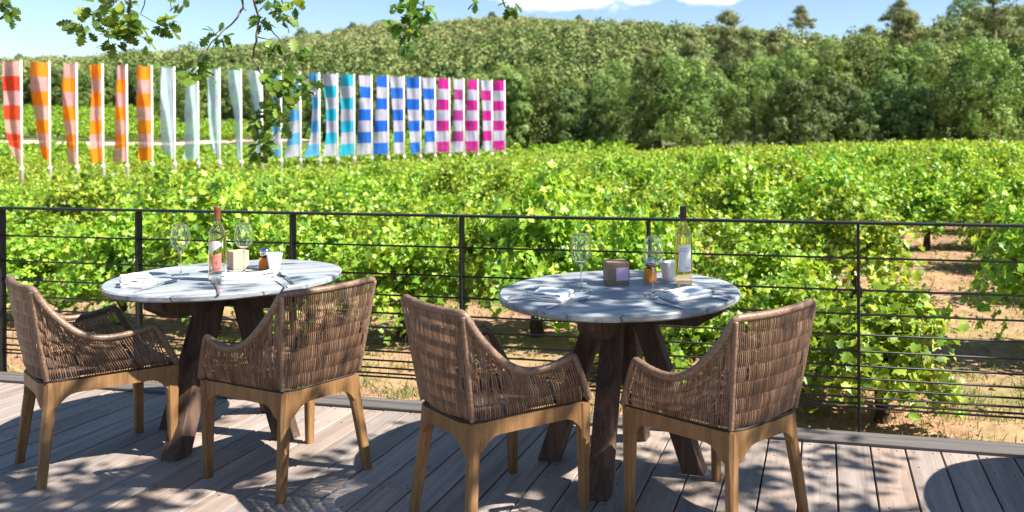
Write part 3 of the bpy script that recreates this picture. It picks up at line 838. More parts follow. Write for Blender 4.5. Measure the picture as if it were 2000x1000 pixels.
def glyphs(mb, r, a, z, h, strokes, step):
    for k, st in enumerate(strokes):
        for (x0, y0, x1, y1) in st:
            q = [Vector((x0, y0)), Vector((x1, y1))]; d = (q[1] - q[0]); d = d.normalized() if d.length else Vector((1, 0)); nrm = Vector((-d.y, d.x)) * .07
            vs = []
            for e in (q[0] - nrm, q[1] - nrm, q[1] + nrm, q[0] + nrm):
                aa = a + (k * step + e.x * h * .7) / r; vs.append((r * math.cos(aa), r * math.sin(aa), z + e.y * h))
            mb.add(vs, [(0, 1, 2, 3)])
Mst = [(0, 0, 0, 1), (0, 1, .5, .3), (.5, .3, 1, 1), (1, 1, 1, 0)]; Ist = [(0, 0, 0, 1)]; Nst = [(0, 0, 0, 1), (0, 1, .8, 0), (.8, 0, .8, 1)]; Ust = [(0, 1, 0, 0), (0, 0, .7, 0), (.7, 0, .7, 1)]; Tst = [(0, 1, .9, 1), (.45, 0, .45, 1)]; Yst = [(0, 1, .4, .5), (.8, 1, .4, .5), (.4, 0, .4, .5)]
glyphs(mb, .0408, aim - .42, .157, .011, [Mst, Ist, Nst, Ust, Tst, Yst], .0078)
for z_, a_, b_ in ((.172, -.30, .45), (.086, .25, .75), (.080, .25, .75)):
    label_patch(mb, .0408, aim + a_, aim + b_, lambda u, z_=z_: (z_, z_ + .0022))
mb.build('print', M['ink'], lb)
M['rose'] = glass_mat('pink_rose_wine_in_glass', (1.0, .87, .72), 1.10)
_p = [q for q in M['rose'].node_tree.nodes if q.type == 'BSDF_PRINCIPLED'][0]; _p.inputs['Coat Weight'].default_value = 1.0; _p.inputs['Coat Roughness'].default_value = .02
b1 = bottle('rose wine bottle with rust capsule and oval silver label on the left table', on(425, 547), M['rust'], .985)
aim = math.atan2(-b1.location.y, -b1.location.x)
mb = MB(); label_patch(mb, .0404, aim - 1.15, aim + .62, lambda u: (.185 - .058 + .05 * u + .020 * (u > .85) * (u - .85) / .15 - .0 , .185 + .012 * math.sin(math.pi * u) - .012 - .030 * max(0, (u - .7) / .3) ** 2 + .012)); lb = mb.build('label', M['silver_label'], b1)
mb = MB(); label_patch(mb, .0408, aim - .75, aim - .1, lambda u: (.152 + .014 * u, .1545 + .014 * u)); mb.build('print', M['ink'], lb)
mb = MB(); label_patch(mb, .0408, aim - .6, aim - .05, lambda u: (.143 + .014 * u, .1445 + .014 * u)); mb.build('print', M['ink'], lb)
mb = MB(); label_patch(mb, .0404, aim - .62, aim + .42, lambda u: (.048, .125 + .014 * u)); lb = mb.build('label', M['red_label'], b1)
mb = MB(); label_patch(mb, .0408, aim - .16, aim - .10, lambda u: (.075, .105)); label_patch(mb, .0408, aim - .30, aim + .04, lambda u: (.088, .092))
mb.build('emblem', M['ink_red'], lb)
for z_ in (.118, .060): mb = MB(); label_patch(mb, .0408, aim - .48, aim + .28, lambda u, z_=z_: (z_, z_ + .002)); mb.build('print', M['ink_red'], lb)
# wooden cubes
def cube(label, p, rz, mat, s, hz):
    t = thing('wooden_cube', label, 'wooden block', p, rz); mb = MB(); mb.box((0, 0, hz / 2), (s, s, hz), None, 0, .002); mb.build('block', mat, t); return t
c2 = cube('dark wooden menu cube with a plain lilac sticker on the right table', on(1203, 557) + Vector((0, .055, 0)), R(14), M['block'], .104, .104)
mb = MB(); mb.box((.018, -.0526, .050), (.058, .001, .060)); mb.build('sticker', M['sticker'], c2)
cube('pale wooden cube behind the rust capped bottle on the left table', on(456, 527) + Vector((0, .05, 0)), R(48), M['pale_block'], .080, .094)
# orange holders with a glass ball
def holder(label, p, rz):
    t = thing('shaker_holder', label, 'shaker holder', p, rz, 'orange holders on the tables')
    mb = MB(); a, b = .030, .021
    def rg(h, z): return [Vector((x * h, y * h, z)) for x, y in ((-1, -1), (1, -1), (1, 1), (-1, 1))]
    mb.prism(rg(a, 0), rg(b + .006, .060)); mb.build('block', M['orange'], t)
    mb = MB(); mb.lathe([(0, .061), (.012, .0612), (.023, .071), (.0275, .085), (.024, .100), (.014, .110), (0, .1125)], 32); mb.build('shaker', M['chrome'], t)
    return t
M['chrome'] = plain('chromed_steel', (.55, .57, .60), .07, 1.0)
h1 = holder('orange wooden holder with a chrome shaker beside a white cup on the left table', on(513, 527) + Vector((0, .03, 0)), R(20))
dup(h1, on(1270, 551) + Vector((0, .03, 0)), R(5), 'orange wooden holder with a chrome shaker behind a wine glass on the right table')
def cup(label, p, rz):
    t = thing('cup', label, 'cup', p, rz, 'white cups on the tables'); mb = MB()
    def sq(h, z, r=.3):
        o_ = []
        for cx, cy, a0 in ((1, -1, -90), (1, 1, 0), (-1, 1, 90), (-1, -1, 180)):
            for k in range(4):
                a = R(a0 + 30 * k); o_.append(Vector(((cx * (1 - r) + r * math.cos(a)) * h, (cy * (1 - r) + r * math.sin(a)) * h, z)))
        return o_
    mb.prism(sq(.024, 0), sq(.039, .088), caps=False); mb.prism(sq(.036, .088), sq(.022, .006), caps=False)
    mb.prism(sq(.039, .088), sq(.036, .088), caps=False); mb.add(sq(.024, 0), [tuple(range(16))[::-1]]); mb.add(sq(.022, .006), [tuple(range(16))])
    mb.build('body', M['china'], t); return t
k1_ = cup('white square cup beside the orange holder on the left table', on(531, 529) + Vector((0, .03, 0)), R(25))
dup(k1_, on(1308, 549) + Vector((0, .03, 0)), R(30), 'white square cup between the orange holder and the bottle on the right table')
# tumbler
M['tumbler'] = thin_glass('clear_tumbler_glass')
t = thing('tumbler', 'small clear water tumbler in front of the rust capped bottle', 'glass', on(428, 556))
mb = MB(); o_ = [(0, .001), (.027, .001), (.029, .004), (.034, .075)]; mb.lathe(o_ + [(.0325, .0755), (.0275, .010), (0, .009)], 40); mb.build('body', M['tumbler'], t)
# napkins: folded cloth, a folded profile swept along its length
def napkin(label, p, rz, L, Wd, layers, seed, grp='folded white napkins'):
    r = random.Random(seed); mb = MB(); prof = []; th = .0085
    x0, x1 = -Wd / 2, Wd / 2
    for k in range(layers):
        z = .002 + th * k * 1.02; ins = .006 * k * r.uniform(.2, 1); a, b = (x0 + ins, x1 - ins) if k % 2 == 0 else (x1 - ins, x0 + ins)
        for j in range(9): prof.append((a + (b - a) * j / 8, z + .0016 * math.sin(j * 1.1 + k)))
        if k < layers - 1:
            sg = 1 if k % 2 == 0 else -1
            for j in (1, 2, 3): aa = math.pi * j / 4; prof.append((b + sg * .005 * math.sin(aa), z + th * .51 * (1 - math.cos(aa))))
    nL = 14; tk = .0035; vs = []; fs = []
    npf = len(prof)
    nor = []
    for j in range(npf):
        a = Vector(prof[max(0, j - 1)]); b = Vector(prof[min(npf - 1, j + 1)]); d = (b - a).normalized(); nor.append(Vector((-d.y, d.x)))
    for i in range(nL + 1):
        u = i / nL - .5
        for sgn in (1, -1):
            for j in range(npf):
                x, z = prof[j]; q = Vector((x, z)) + nor[j] * tk * sgn
                vs.append((q.x + .004 * math.sin(u * 5 + seed), u * L + .0025 * math.sin(j * .7 + seed), max(.0008, q.y + .003 * math.sin(u * 7 + j * .05 + seed) * (z / .03) + (.004 if abs(u) > .4 else 0) * (z / .04))))
    w_ = 2 * npf
    for i in range(nL):
        for j in range(npf - 1):
            fs.append((i * w_ + j, i * w_ + j + 1, (i + 1) * w_ + j + 1, (i + 1) * w_ + j)); b_ = npf
            fs.append((i * w_ + b_ + j + 1, i * w_ + b_ + j, (i + 1) * w_ + b_ + j, (i + 1) * w_ + b_ + j + 1))
        for j in (0, npf - 1): fs.append((i * w_ + j, (i + 1) * w_ + j, (i + 1) * w_ + npf + j, i * w_ + npf + j))
    for i in (0, nL):
        for j in range(npf - 1): fs.append((i * w_ + j, i * w_ + npf + j, i * w_ + npf + j + 1, i * w_ + j + 1))
    mb.add(vs, fs, 0, True); o = mb.build('napkin', M['white_cloth']); o.location = p; o.rotation_euler = (0, 0, rz)
    return tag(o, label, 'napkin', grp)
def mid(a, b): return (a + b) / 2
napkin('thick folded white napkin at the left edge of the left table', on(268, 556), R(35), .13, .13, 5, 1)
napkin('rolled white napkin in front of the wine bottle on the left table', on(484, 550), R(-66), .225, .105, 5, 2)
napkin('neatly folded white napkin on the left side of the right table', on(1073, 584), R(-25), .115, .17, 4, 3)
napkin('crumpled white napkin on the right side of the right table', on(1338, 581), R(-62), .19, .12, 4, 4)
# cutlery
def cutlery(kind, label, a, b):
    a, b = Vector(a), Vector(b); L = (b - a).length; rz = math.atan2(b.y - a.y, b.x - a.x); mb = MB()
    def strip(pr):
        for (p0, p1) in zip(pr[:-1], pr[1:]):
            (x0, w0, z0, t0), (x1, w1, z1, t1) = p0, p1
            A = [Vector((x0 * L, s * w0, z0 + q)) for s, q in ((-1, 0), (1, 0), (1, t0), (-1, t0))]; B = [Vector((x1 * L, s * w1, z1 + q)) for s, q in ((-1, 0), (1, 0), (1, t1), (-1, t1))]
            mb.prism(A, B)
    if kind == 'knife': strip([(0, .0045, .001, .006), (.5, .006, .001, .006), (.52, .009, .002, .002), (.93, .008, .002, .0015), (1, .001, .002, .001)])
    elif kind == 'spoon':
        strip([(0, .0055, .001, .0045), (.2, .0035, .004, .003), (.62, .003, .010, .003), (.68, .006, .009, .002)])
        vs = []; fs = []; 
        for i in range(9):
            u = i / 8; w_ = .0195 * math.sin(math.pi * (.12 + .83 * u)) ** .7
            for j in range(7): s = j / 3 - 1; vs.append(((.66 + .34 * u) * L, s * w_, .0105 - .0075 * (1 - s * s) * math.sin(math.pi * min(1, u * .9 + .1))))
        for i in range(8):
            for j in range(6): fs.append((i * 7 + j, i * 7 + j + 1, i * 7 + j + 8, i * 7 + j + 7))
        mb.add(vs, fs, 0, True)
    else:
        strip([(0, .0055, .001, .0045), (.25, .0035, .004, .003), (.60, .003, .010, .003), (.68, .011, .009, .002), (.74, .012, .007, .002)])
        for k in range(4):
            y = (k - 1.5) * .0066
            A = [Vector((.74 * L, y + s * .0018, .007 + q)) for s, q in ((-1, 0), (1, 0), (1, .002), (-1, .002))]; B = [Vector((L, y + s * .001, .011 + q)) for s, q in ((-1, 0), (1, 0), (1, .0015), (-1, .0015))]
            mb.prism(A, B)
    o = mb.build(kind, M['steel']); o.location = (a.x, a.y, ZT); o.rotation_euler = (0, 0, rz)
    return tag(o, label, kind, 'cutlery on the tables')
cutlery('spoon', 'spoon lying right of the napkin at the left edge of the left table', on(262, 572), on(349, 549))
cutlery('knife', 'knife lying under the napkin at the left edge of the left table', on(232, 561), on(300, 541))
cutlery('fork', 'fork in front of the tumbler on the left table', on(428, 575), on(418, 546))
cutlery('knife', 'knife right of the rolled napkin on the left table', on(560, 563), on(525, 537))
cutlery('spoon', 'spoon right of the rolled napkin on the left table', on(572, 556), on(548, 534))
cutlery('spoon', 'spoon in front of the folded napkin on the right table', on(1068, 604), on(1152, 583))
cutlery('knife', 'knife half under the folded napkin on the right table', on(994, 583), on(1082, 567))
cutlery('fork', 'fork left of the crumpled napkin on the right table', on(1316, 600), on(1262, 579))
cutlery('knife', 'knife with dark handle in front of the crumpled napkin on the right table', on(1334, 604), on(1266, 586))
cutlery('spoon', 'spoon right of the crumpled napkin on the right table', on(1428, 580), on(1380, 572))
cutlery('knife', 'knife right of the crumpled napkin on the right table', on(1424, 588), on(1376, 578))

# ------------------------------------------------------------------ banners
fx = [42, 97, 150, 201, 248, 297, 341, 387, 429, 471, 512, 549, 587, 624, 659, 692, 726, 758, 789, 821, 850, 878, 906, 934, 961, 986]
A_, B_ = Vector((-32.7, 43.6, 0)), Vector((-11.0, 66.7, 0)); dirr = (B_ - A_).normalized()
CL = {'red': (.80, .055, .03), 'pink': (.66, .36, .37), 'orange': (.88, .27, .022), 'ice': (.52, .62, .72), 'aqua': (.50, .70, .70), 'blue': (.02, .13, .60), 'sky': (.10, .38, .68), 'cyan': (.03, .42, .62),
      'white': (.52, .50, .66), 'magenta': (.50, .02, .26), 'violet': (.36, .04, .24)}
FM = {k: cloth_mat('banner_cloth_' + k, c, .42, {'pink': .16, 'ice': .25, 'aqua': .25, 'white': .2}.get(k, .08)) for k, c in CL.items()}
spec = [('pink', 'red'), ('orange', 'pink'), ('pink', 'orange'), ('orange', 'pink'), ('pink', 'orange'), ('orange', 'pink'), ('ice', 'ice'), ('aqua', 'ice'), ('ice', 'aqua'), ('aqua', 'ice'), ('ice', 'aqua'),
        ('sky', 'white'), ('white', 'sky'), ('sky', 'white'), ('white', 'cyan'), ('cyan', 'white'), ('white', 'blue'), ('blue', 'white'), ('white', 'blue'), ('blue', 'white'), ('white', 'blue'),
        ('magenta', 'white'), ('white', 'violet'), ('magenta', 'white'), ('white', 'magenta'), ('magenta', 'white')]
shape = [(.66, .70, .34), (.70, .62, .28), (.62, .50, .30), (.58, .58, .62), (.56, .46, .60), (.68, .64, .58), (.74, .66, .52), (.55, .58, .66), (.62, .66, .42), (.60, .34, .10), (.66, .4, .3),
         (.66, .5, .80), (.7, .6, 1.0), (.55, .45, 1.0), (.85, .72, .98), (.82, .80, .98), (.95, .88, .95), (.90, .92, .98), (.95, .90, .92), (.93, .95, .90), (.98, .95, .96), (.95, .95, .95), (.95, .92, .95), (.95, .93, .97), (.95, .95, .93), (.95, .95, .97)]
words = {'pink': 'pale pink', 'ice': 'ice blue', 'aqua': 'pale aqua', 'sky': 'sky blue', 'cyan': 'turquoise', 'violet': 'plum'}
ordn = ['first', 'second', 'third', 'fourth', 'fifth', 'sixth', 'seventh', 'eighth', 'ninth', 'tenth', 'eleventh', 'twelfth', 'thirteenth']
for i, px in enumerate(fx):
    b = (px - PCX) / FPX
    k = (b * A_.y - A_.x) / (dirr.x - b * dirr.y); p = A_ + dirr * k; f = i / 25
    g = ground(p.x, p.y); ztop = 5.56 + .40 * f; fh = 5.40 + .2 * f
    w1, w2 = (words.get(c_, c_) for c_ in spec[i])
    nm = '%s and %s' % (w1, w2) if w1 != w2 else w1
    where = ('%s from the left' % ordn[i]) if i < 13 else ('%s from the right' % ordn[25 - i] if i < 25 else 'last on the right')
    t = thing('banner', '%s banner on a pole, %s in the row' % (nm, where), 'banner', (p.x, p.y, g - .05), 0, 'row of tall banners in the vineyard')
    H_ = ztop - g + .05
    mb = MB(); mb.tube([(0, 0, 0), (0, 0, H_ + .06)], [.055, .040], 12); mb.build('pole', M['pole'], t)
    mb = MB(); mb.lathe([(.095, 0), (.095, H_ - fh - .35), (.11, H_ - fh - .34), (.11, H_ - fh - .22), (.06, H_ - fh - .2)], 14); mb.build('socket', M['pole'], t)
    mb = MB(); nu, nv = 14, 56; W_ = 1.03; sh_ = shape[i]; vs = []; fs = []; mi = []
    rf = random.Random(50 + i); ph = rf.uniform(0, 6)
    perp = Vector((-dirr.y, dirr.x, 0))
    for r_ in range(nv + 1):
        v = r_ / nv
        wf = sh_[0] * (1 - v) * (1 - 2 * v) + 4 * sh_[1] * v * (1 - v) + sh_[2] * v * (2 * v - 1)
        wf = max(.08, wf + (.11 if i < 12 else .05) * math.sin(v * 6.2 + ph) * (1.15 - sh_[1])); slack = math.sqrt(max(.0, 1 - wf * wf))
        for c_ in range(nu + 1):
            u = c_ / nu
            wav = (.12 + .34 * slack) * math.sin(u * (3.1 + 3.0 * slack) + ph + v * 3.0) * u ** .7 + .022 * math.sin(u * 15 + v * 6 + ph) + .03 * math.sin(v * 17 + u * 6 + 2 * ph) * u
            sag = .05 * u * u * (1 - wf) * 4 * v
            q = -dirr * (W_ * wf * u + .05) + perp * wav
            zz = H_ - .02 - fh * v - (.10 if sh_[2] > .8 and i < 16 else .03) * u * v - sag * .5 + (.55 * u * v ** 4 if i in (0, 1, 6, 8) else 0)
            vs.append((q.x, q.y, zz))
    panels = 7
    for r_ in range(nv):
        for c_ in range(nu):
            a = r_ * (nu + 1) + c_
            mb.add([vs[a], vs[a + 1], vs[a + nu + 2], vs[a + nu + 1]], [(0, 1, 2, 3)], int(r_ / nv * panels) % 2, True)
    o = mb.build('flag', [FM[spec[i][0]], FM[spec[i][1]]], t)
    import bmesh
    bm = bmesh.new(); bm.from_mesh(o.data); bmesh.ops.remove_doubles(bm, verts=bm.verts, dist=.0005); bm.to_mesh(o.data); bm.free()

# ------------------------------------------------------------------ trees
def crown_points(kind, seed, n, h, w):
    r = np.random.default_rng(seed); P = []; Nn = []
    if kind == 'broad':
        L = []
        nl = 13
        for k in range(nl):
            v = (k + .5) / nl; th = k * 2.4 + r.uniform(-.5, .5); prof = math.sin(math.pi * (.22 + .72 * v)) ** .7
            Rl = w * r.uniform(.15, .25) * (1 - .25 * v); rad = max(0, w * .5 * prof - Rl * .75) * r.uniform(.75, 1.1)
            L.append((np.array([math.cos(th) * rad, math.sin(th) * rad, h * (.10 + .80 * v)]), Rl))
        tot = sum(q[1] ** 2 for q in L)
        for c, Rl in L:
            m = int(n * Rl * Rl / tot * 1.5); nk = 44
            kd = r.normal(0, 1, (nk, 3)); kd /= np.linalg.norm(kd, axis=1, keepdims=True); kr = r.uniform(.16, .46, nk); ks = r.uniform(.70, 1.10, nk)
            pick = r.integers(0, nk, m); o = r.normal(0, 1, (m, 3)); o /= np.linalg.norm(o, axis=1, keepdims=True)
            o = np.where((o * kd[pick]).sum(1, keepdims=True) < -.35, -o, o)
            p = c + (kd[pick] * ks[pick][:, None] + o * kr[pick][:, None] * r.uniform(.7, 1.08, (m, 1))) * Rl * np.array([1, 1, .92])
            keep = np.ones(m, bool)
            for c2, R2 in L:
                if c2 is not c: keep &= (((p - c2) / R2) ** 2).sum(1) > .62
            keep &= p[:, 2] > .05
            d = (p - c) / Rl
            P.append(p[keep]); Nn.append((d * .55 + o * .6 + np.array([0, 0, .12]) + r.normal(0, .27, (m, 3)))[keep])
    else:
        nc = 44
        for k in range(nc):
            v = r.uniform(.0, 1); th = r.uniform(0, 2 * np.pi)
            rad = w / 2 * (1 - v ** 1.6 * .75) * r.uniform(.15, 1.0); c = np.array([math.cos(th) * rad, math.sin(th) * rad, h * (.42 + .55 * v)])
            cr = w * r.uniform(.10, .17); m = int(n / nc * r.uniform(.6, 1.4))
            d = r.normal(0, 1, (m, 3)); d /= np.linalg.norm(d, axis=1, keepdims=True); d[:, 2] = d[:, 2] * .55
            P.append(c + d * cr * r.uniform(.3, 1.1, (m, 1))); Nn.append(d + np.array([0, 0, .35]) + r.normal(0, .28, (m, 3)))
    return np.concatenate(P), np.concatenate(Nn)
def tree_trunk(kind, seed, h, w):
    r = random.Random(seed); mb = MB(); pts = []; x = y = 0; top = h * (.7 if kind == 'broad' else .93); k_ = 9
    for k in range(k_ + 1):
        pts.append((x, y, -.4 + (top + .4) * k / k_)); x += r.uniform(-.025, .025) * h * .5; y += r.uniform(-.025, .025) * h * .5
    r0 = h * .026; mb.tube(pts, [r0 * (1 - .85 * k / k_) for k in range(k_ + 1)], 9)
    for k in range(11):
        i = r.randint(2 if kind == 'broad' else 4, k_ - 1); a = r.uniform(0, 6.28); q = [pts[i]]; L = w * r.uniform(.22, .42); up = r.uniform(.1, .6)
        for j in (1, 2, 3): q.append((pts[i][0] + math.cos(a) * L * j / 3 + r.uniform(-.1, .1), pts[i][1] + math.sin(a) * L * j / 3 + r.uniform(-.1, .1), pts[i][2] + L * up * j / 3))
        rr = r0 * (1 - .85 * i / k_) * .55; mb.tube(q, [rr, rr * .75, rr * .5, rr * .2], 6)
    return mb
KINDS = []
for i in range(5):
    h, w = [(7.2, 6.6), (6.4, 5.6), (8.0, 6.8), (5.6, 5.4), (7.4, 5.0)][i]
    P, Nn = crown_points('broad', 300 + i, 12500, h, w); V, F = leaves(P, Nn, np.random.default_rng(i).uniform(.09, .20, len(P)), QUAD_LEAF)
    KINDS.append(('oak_tree', 'broad', h, np_mesh('crown', V, F, M['tree_a' if i % 2 else 'tree_b']), tree_trunk('broad', i, h, w).build('trunk', M['bark'])))
for i in range(4):
    h, w = [(11.5, 6.4), (10.0, 5.6), (12.5, 6.2), (9.0, 6.6)][i]
    P, Nn = crown_points('pine', 400 + i, 8500, h, w); V, F = leaves(P, Nn, np.random.default_rng(i).uniform(.16, .36, len(P)), NEEDLE)
    KINDS.append(('pine_tree', 'pine', h, np_mesh('crown', V, F, M['pine']), tree_trunk('pine', 40 + i, h, w).build('trunk', M['pine_bark'])))
for k_ in KINDS: bpy.data.objects.remove(k_[4]) if False else None
TM = [(k_[0], k_[2], k_[3], k_[4].data) for k_ in KINDS]
for k_ in KINDS: bpy.data.objects.remove(k_[4])
rt = random.Random(17)
def tree(i, px, D, sc, label, group, zoff=0.0):
    nm, h, cm, tm = TM[i]; x = (px - PCX) / FPX * D
    t = thing(nm, label, 'tree', (x, D, ground(x, D) + zoff), rt.uniform(0, 6.28), group); t.scale = (sc, sc, sc * rt.uniform(.94, 1.06))
    link('trunk', tm, t); link('crown', cm, t); return t
EG = 'trees along the edge of the vineyard'
# front edge of the wood
edge = []
x = 985
while x < 2120:
    D = 72 + rt.uniform(-2.5, 3.5) if x > 1240 else 82 + rt.uniform(-2, 4)
    edge.append((x, D)); x += rt.uniform(40, 84)
for x, D in edge:
    lab = ('dense green oak tree at the vineyard edge right of the last magenta banner' if x < 1250 else
           'rounded green oak tree at the vineyard edge behind the right table' if x < 1560 else 'rounded green oak tree at the vineyard edge on the right side of the wood')
    tree(rt.choice([0, 1, 2, 3, 4]), x, D, rt.uniform(.8, 1.25), lab, EG)
for x in range(1000, 2140, 62):
    D = 93 + rt.uniform(-5, 6); tree(rt.choice([0, 1, 2, 4]), x + rt.uniform(-20, 20), D, rt.uniform(1.0, 1.5) if x > 1330 else rt.uniform(.75, 1.0), 'oak tree rising behind the front trees of the wood', EG)
for x in range(960, 2140, 50):
    D = 114 + rt.uniform(-8, 12); tree(rt.choice([0, 2, 5, 6, 8]) if x > 1250 else rt.choice([0, 1, 2, 4, 8]), x + rt.uniform(-20, 20), D, rt.uniform(.85, 1.1) if x > 1330 else rt.uniform(.65, .85), 'tree on the lower slope behind the wood edge', EG)
# salient pines
for (i, px, D, sc, lab) in [(6, 1352, 96, 1.02, 'tall open pine tree breaking the skyline right of the hill'), (5, 1425, 104, 1.15, 'tall pine tree with pale trunk left of the umbrella pine'), (5, 1462, 98, .98, 'pine tree with visible pale limbs above the oaks'),
        (7, 1770, 100, 1.12, 'broad tall pine tree standing above the right part of the wood'), (6, 1830, 104, 1.05, 'pine tree beside the broad tall pine'), (7, 1955, 96, 1.42, 'tallest pine tree reaching the top right corner'), (5, 1910, 104, 1.1, 'pine tree just left of the tallest pine'),
        (5, 1700, 118, .9, 'pine tree with pale bare trunks in the middle of the right wood'), (8, 1620, 112, .95, 'spreading pine tree among the oaks'), (6, 1265, 118, .95, 'pine tree at the foot of the hill'), (8, 1530, 120, .9, 'pale green pine tree behind the round oak'), (7, 2045, 92, 1.2, 'pine tree at the right edge of the picture')]:
    tree(i, px, D, sc, lab, 'pine trees in the wood')
# dark tree line behind the far left field
for px in range(-60, 960, 40):
    D = (148 if px < 330 else 126 if px < 620 else 106) + rt.uniform(-3, 5)
    tree(rt.choice([0, 1, 2, 3, 4]), px + rt.uniform(-10, 10), D, rt.uniform(.85, 1.15), 'dark oak tree in the belt behind the far left field', 'trees behind the far left field')
# lone trees on the ridge
for (i, px, D, sc, lab) in [(3, 38, 440, .9, 'small lone tree on the far left ridge'), (1, 590, 412, 1.25, 'rounded tree on the ridge left of the hilltop'), (3, 622, 412, .9, 'small tree right beside the rounded ridge tree'), (3, 690, 412, .95, 'tree on the ridge above the blue banners'), (1, 750, 410, .7, 'smallest tree on the ridge'),
        (3, 962, 402, .95, 'lone tree on the crest of the hill'), (3, 1132, 400, .9, 'lone tree on the right end of the crest'), (8, 1568, 235, 1.25, 'umbrella shaped pine on the right skyline'), (8, 1755, 205, 1.35, 'dark pine on the right skyline above the wood'), (0, 1890, 195, 1.5, 'broad dark tree on the right skyline')]:
    tree(i, px, D, sc, lab, 'trees on the skyline')
# forest on the slope and scrub on the hill: masses
def mass(name, spots, label, mat, n, size, tmpl):
    parts = []
    for k, (x, y, s, hgt) in enumerate(spots):
        r = np.random.default_rng(5000 + k); m = max(8, int(n * r.uniform(.7, 1.3)))
        d = r.normal(0, 1, (m, 3)); d[:, 2] = np.abs(d[:, 2]); d /= np.linalg.norm(d, axis=1, keepdims=True)
        P = np.array([x, y, ground(x, y) + .15 * hgt]) + d * np.array([s, s, hgt * .85]) * r.uniform(.6, 1.08, (m, 1)); parts.append(leaves(P, d + r.normal(0, .35, (m, 3)), r.uniform(size * .7, size * 1.3, m), tmpl))
    V, F = merge(parts); tag(link(name, np_mesh(name, V, F, mat)), label, None, None, 'stuff')
sp_ = []
for _ in range(1150):
    px = rt.uniform(-80, 2100); lo = 152 if px < 330 else 130 if px < 620 else 118; hi = 235
    D = rt.uniform(lo, hi); x = (px - PCX) / FPX * D; s = rt.uniform(1.5, 3.0); sp_.append((x, D, s, s * rt.uniform(1.2, 2.3)))
mass('forest', sp_, 'distant green woodland on the lower slopes', M['forest'], 100, .75, QUAD_LEAF)
sp_ = []
for _ in range(4300):
    px = rt.uniform(-60, 1560 if rt.random() < .9 else 2050); D = rt.uniform(215, 430 if px < 1300 else 300); x = (px - PCX) / FPX * D; s = .8 + 3.4 * rt.random() ** 2.2; sp_.append((x, D, s, s * rt.uniform(.4, .9)))
mass('scrub', sp_, 'olive green scrub covering the far hill', M['scrub'], 70, .7, QUAD_LEAF)

# ------------------------------------------------------------------ overhanging oak
oak = thing('oak_tree', 'overhanging oak with lobed leaves drooping into the top of the picture', 'tree', (0, 0, 0))
mb = MB(); mb.tube([(8.2, -3.2, -.4), (8.1, -3.1, 1.2), (7.8, -2.7, 2.6), (7.2, -1.9, 3.6)], [.34, .27, .23, .20], 14); mb.build('trunk', M['bark'], oak)
def limb(pts, r0, r1, name='branch'):
    mb = MB(); n = len(pts); mb.tube(pts, [r0 + (r1 - r0) * i / (n - 1) for i in range(n)], 8); return mb.build(name, M['bark'], oak)
limb([(7.2, -1.9, 3.6), (5.0, .0, 4.4), (2.6, 1.0, 4.9), (.6, 1.9, 4.9), (-1.4, 3.4, 4.4), (-3.2, 4.6, 3.6)], .13, .02)
limb([(7.2, -1.9, 3.6), (7.0, 1.2, 4.8), (6.4, 3.6, 5.0), (5.0, 5.4, 4.7)], .10, .02)
limb([(5.0, .2, 4.2), (3.0, .8, 4.6), (1.0, 1.4, 4.6)], .09, .02)
# shading crown: leaf clusters where their shade falls on the deck and tables
ro = np.random.default_rng(77); CP = []
def shade(tx, ty, tz, r, m, zc):
    k = (zc - tz) / SUN.z; c = np.array([tx + SUN.x * k, ty + SUN.y * k, zc])
    CP.append(c + ro.normal(0, 1, (m, 3)) * np.array([r, r, r * .7]))
for (cx, cy, rr_, cnt) in ((-.092, 3.695, .52, 30), (-2.063, 4.125, .5, 8)):
    for _ in range(cnt):
        a = ro.uniform(0, 6.28); q = rr_ * math.sqrt(ro.random()); shade(cx + q * math.cos(a), cy + q * math.sin(a), .78, ro.uniform(.03, .09), int(ro.integers(5, 12)), ro.uniform(3.7, 4.6))
for _ in range(22): shade(ro.uniform(-2.9, -1.7), ro.uniform(2.9, 3.5), 0, ro.uniform(.07, .16), int(ro.integers(14, 40)), ro.uniform(3.5, 4.2))
for _ in range(26): shade(ro.uniform(.1, 1.05), ro.uniform(2.9, 3.85), 0, ro.uniform(.05, .12), int(ro.integers(7, 18)), ro.uniform(3.7, 4.6))
for _ in range(130):
    tx, ty = ro.uniform(-3.6, 2.2), ro.uniform(1.6, 4.0)
    if tx < -.7 and ty > 3.8: continue
    if tx > .9: continue
    if ro.random() > (.52 if tx > .3 else .42 if ty > 3.0 else .55): continue
    shade(tx, ty, ro.uniform(.0, .7), ro.uniform(.09, .2), int(ro.integers(22, 60)), ro.uniform(3.6, 4.6))
Pc = np.concatenate(CP); V, F = leaves(Pc, ro.normal(0, .6, Pc.shape) + np.array([0, 0, .8]), ro.uniform(.07, .12, len(Pc)), OAK_LEAF)
link('crown', np_mesh('crown', V, F, M['oak_leaf']), oak)
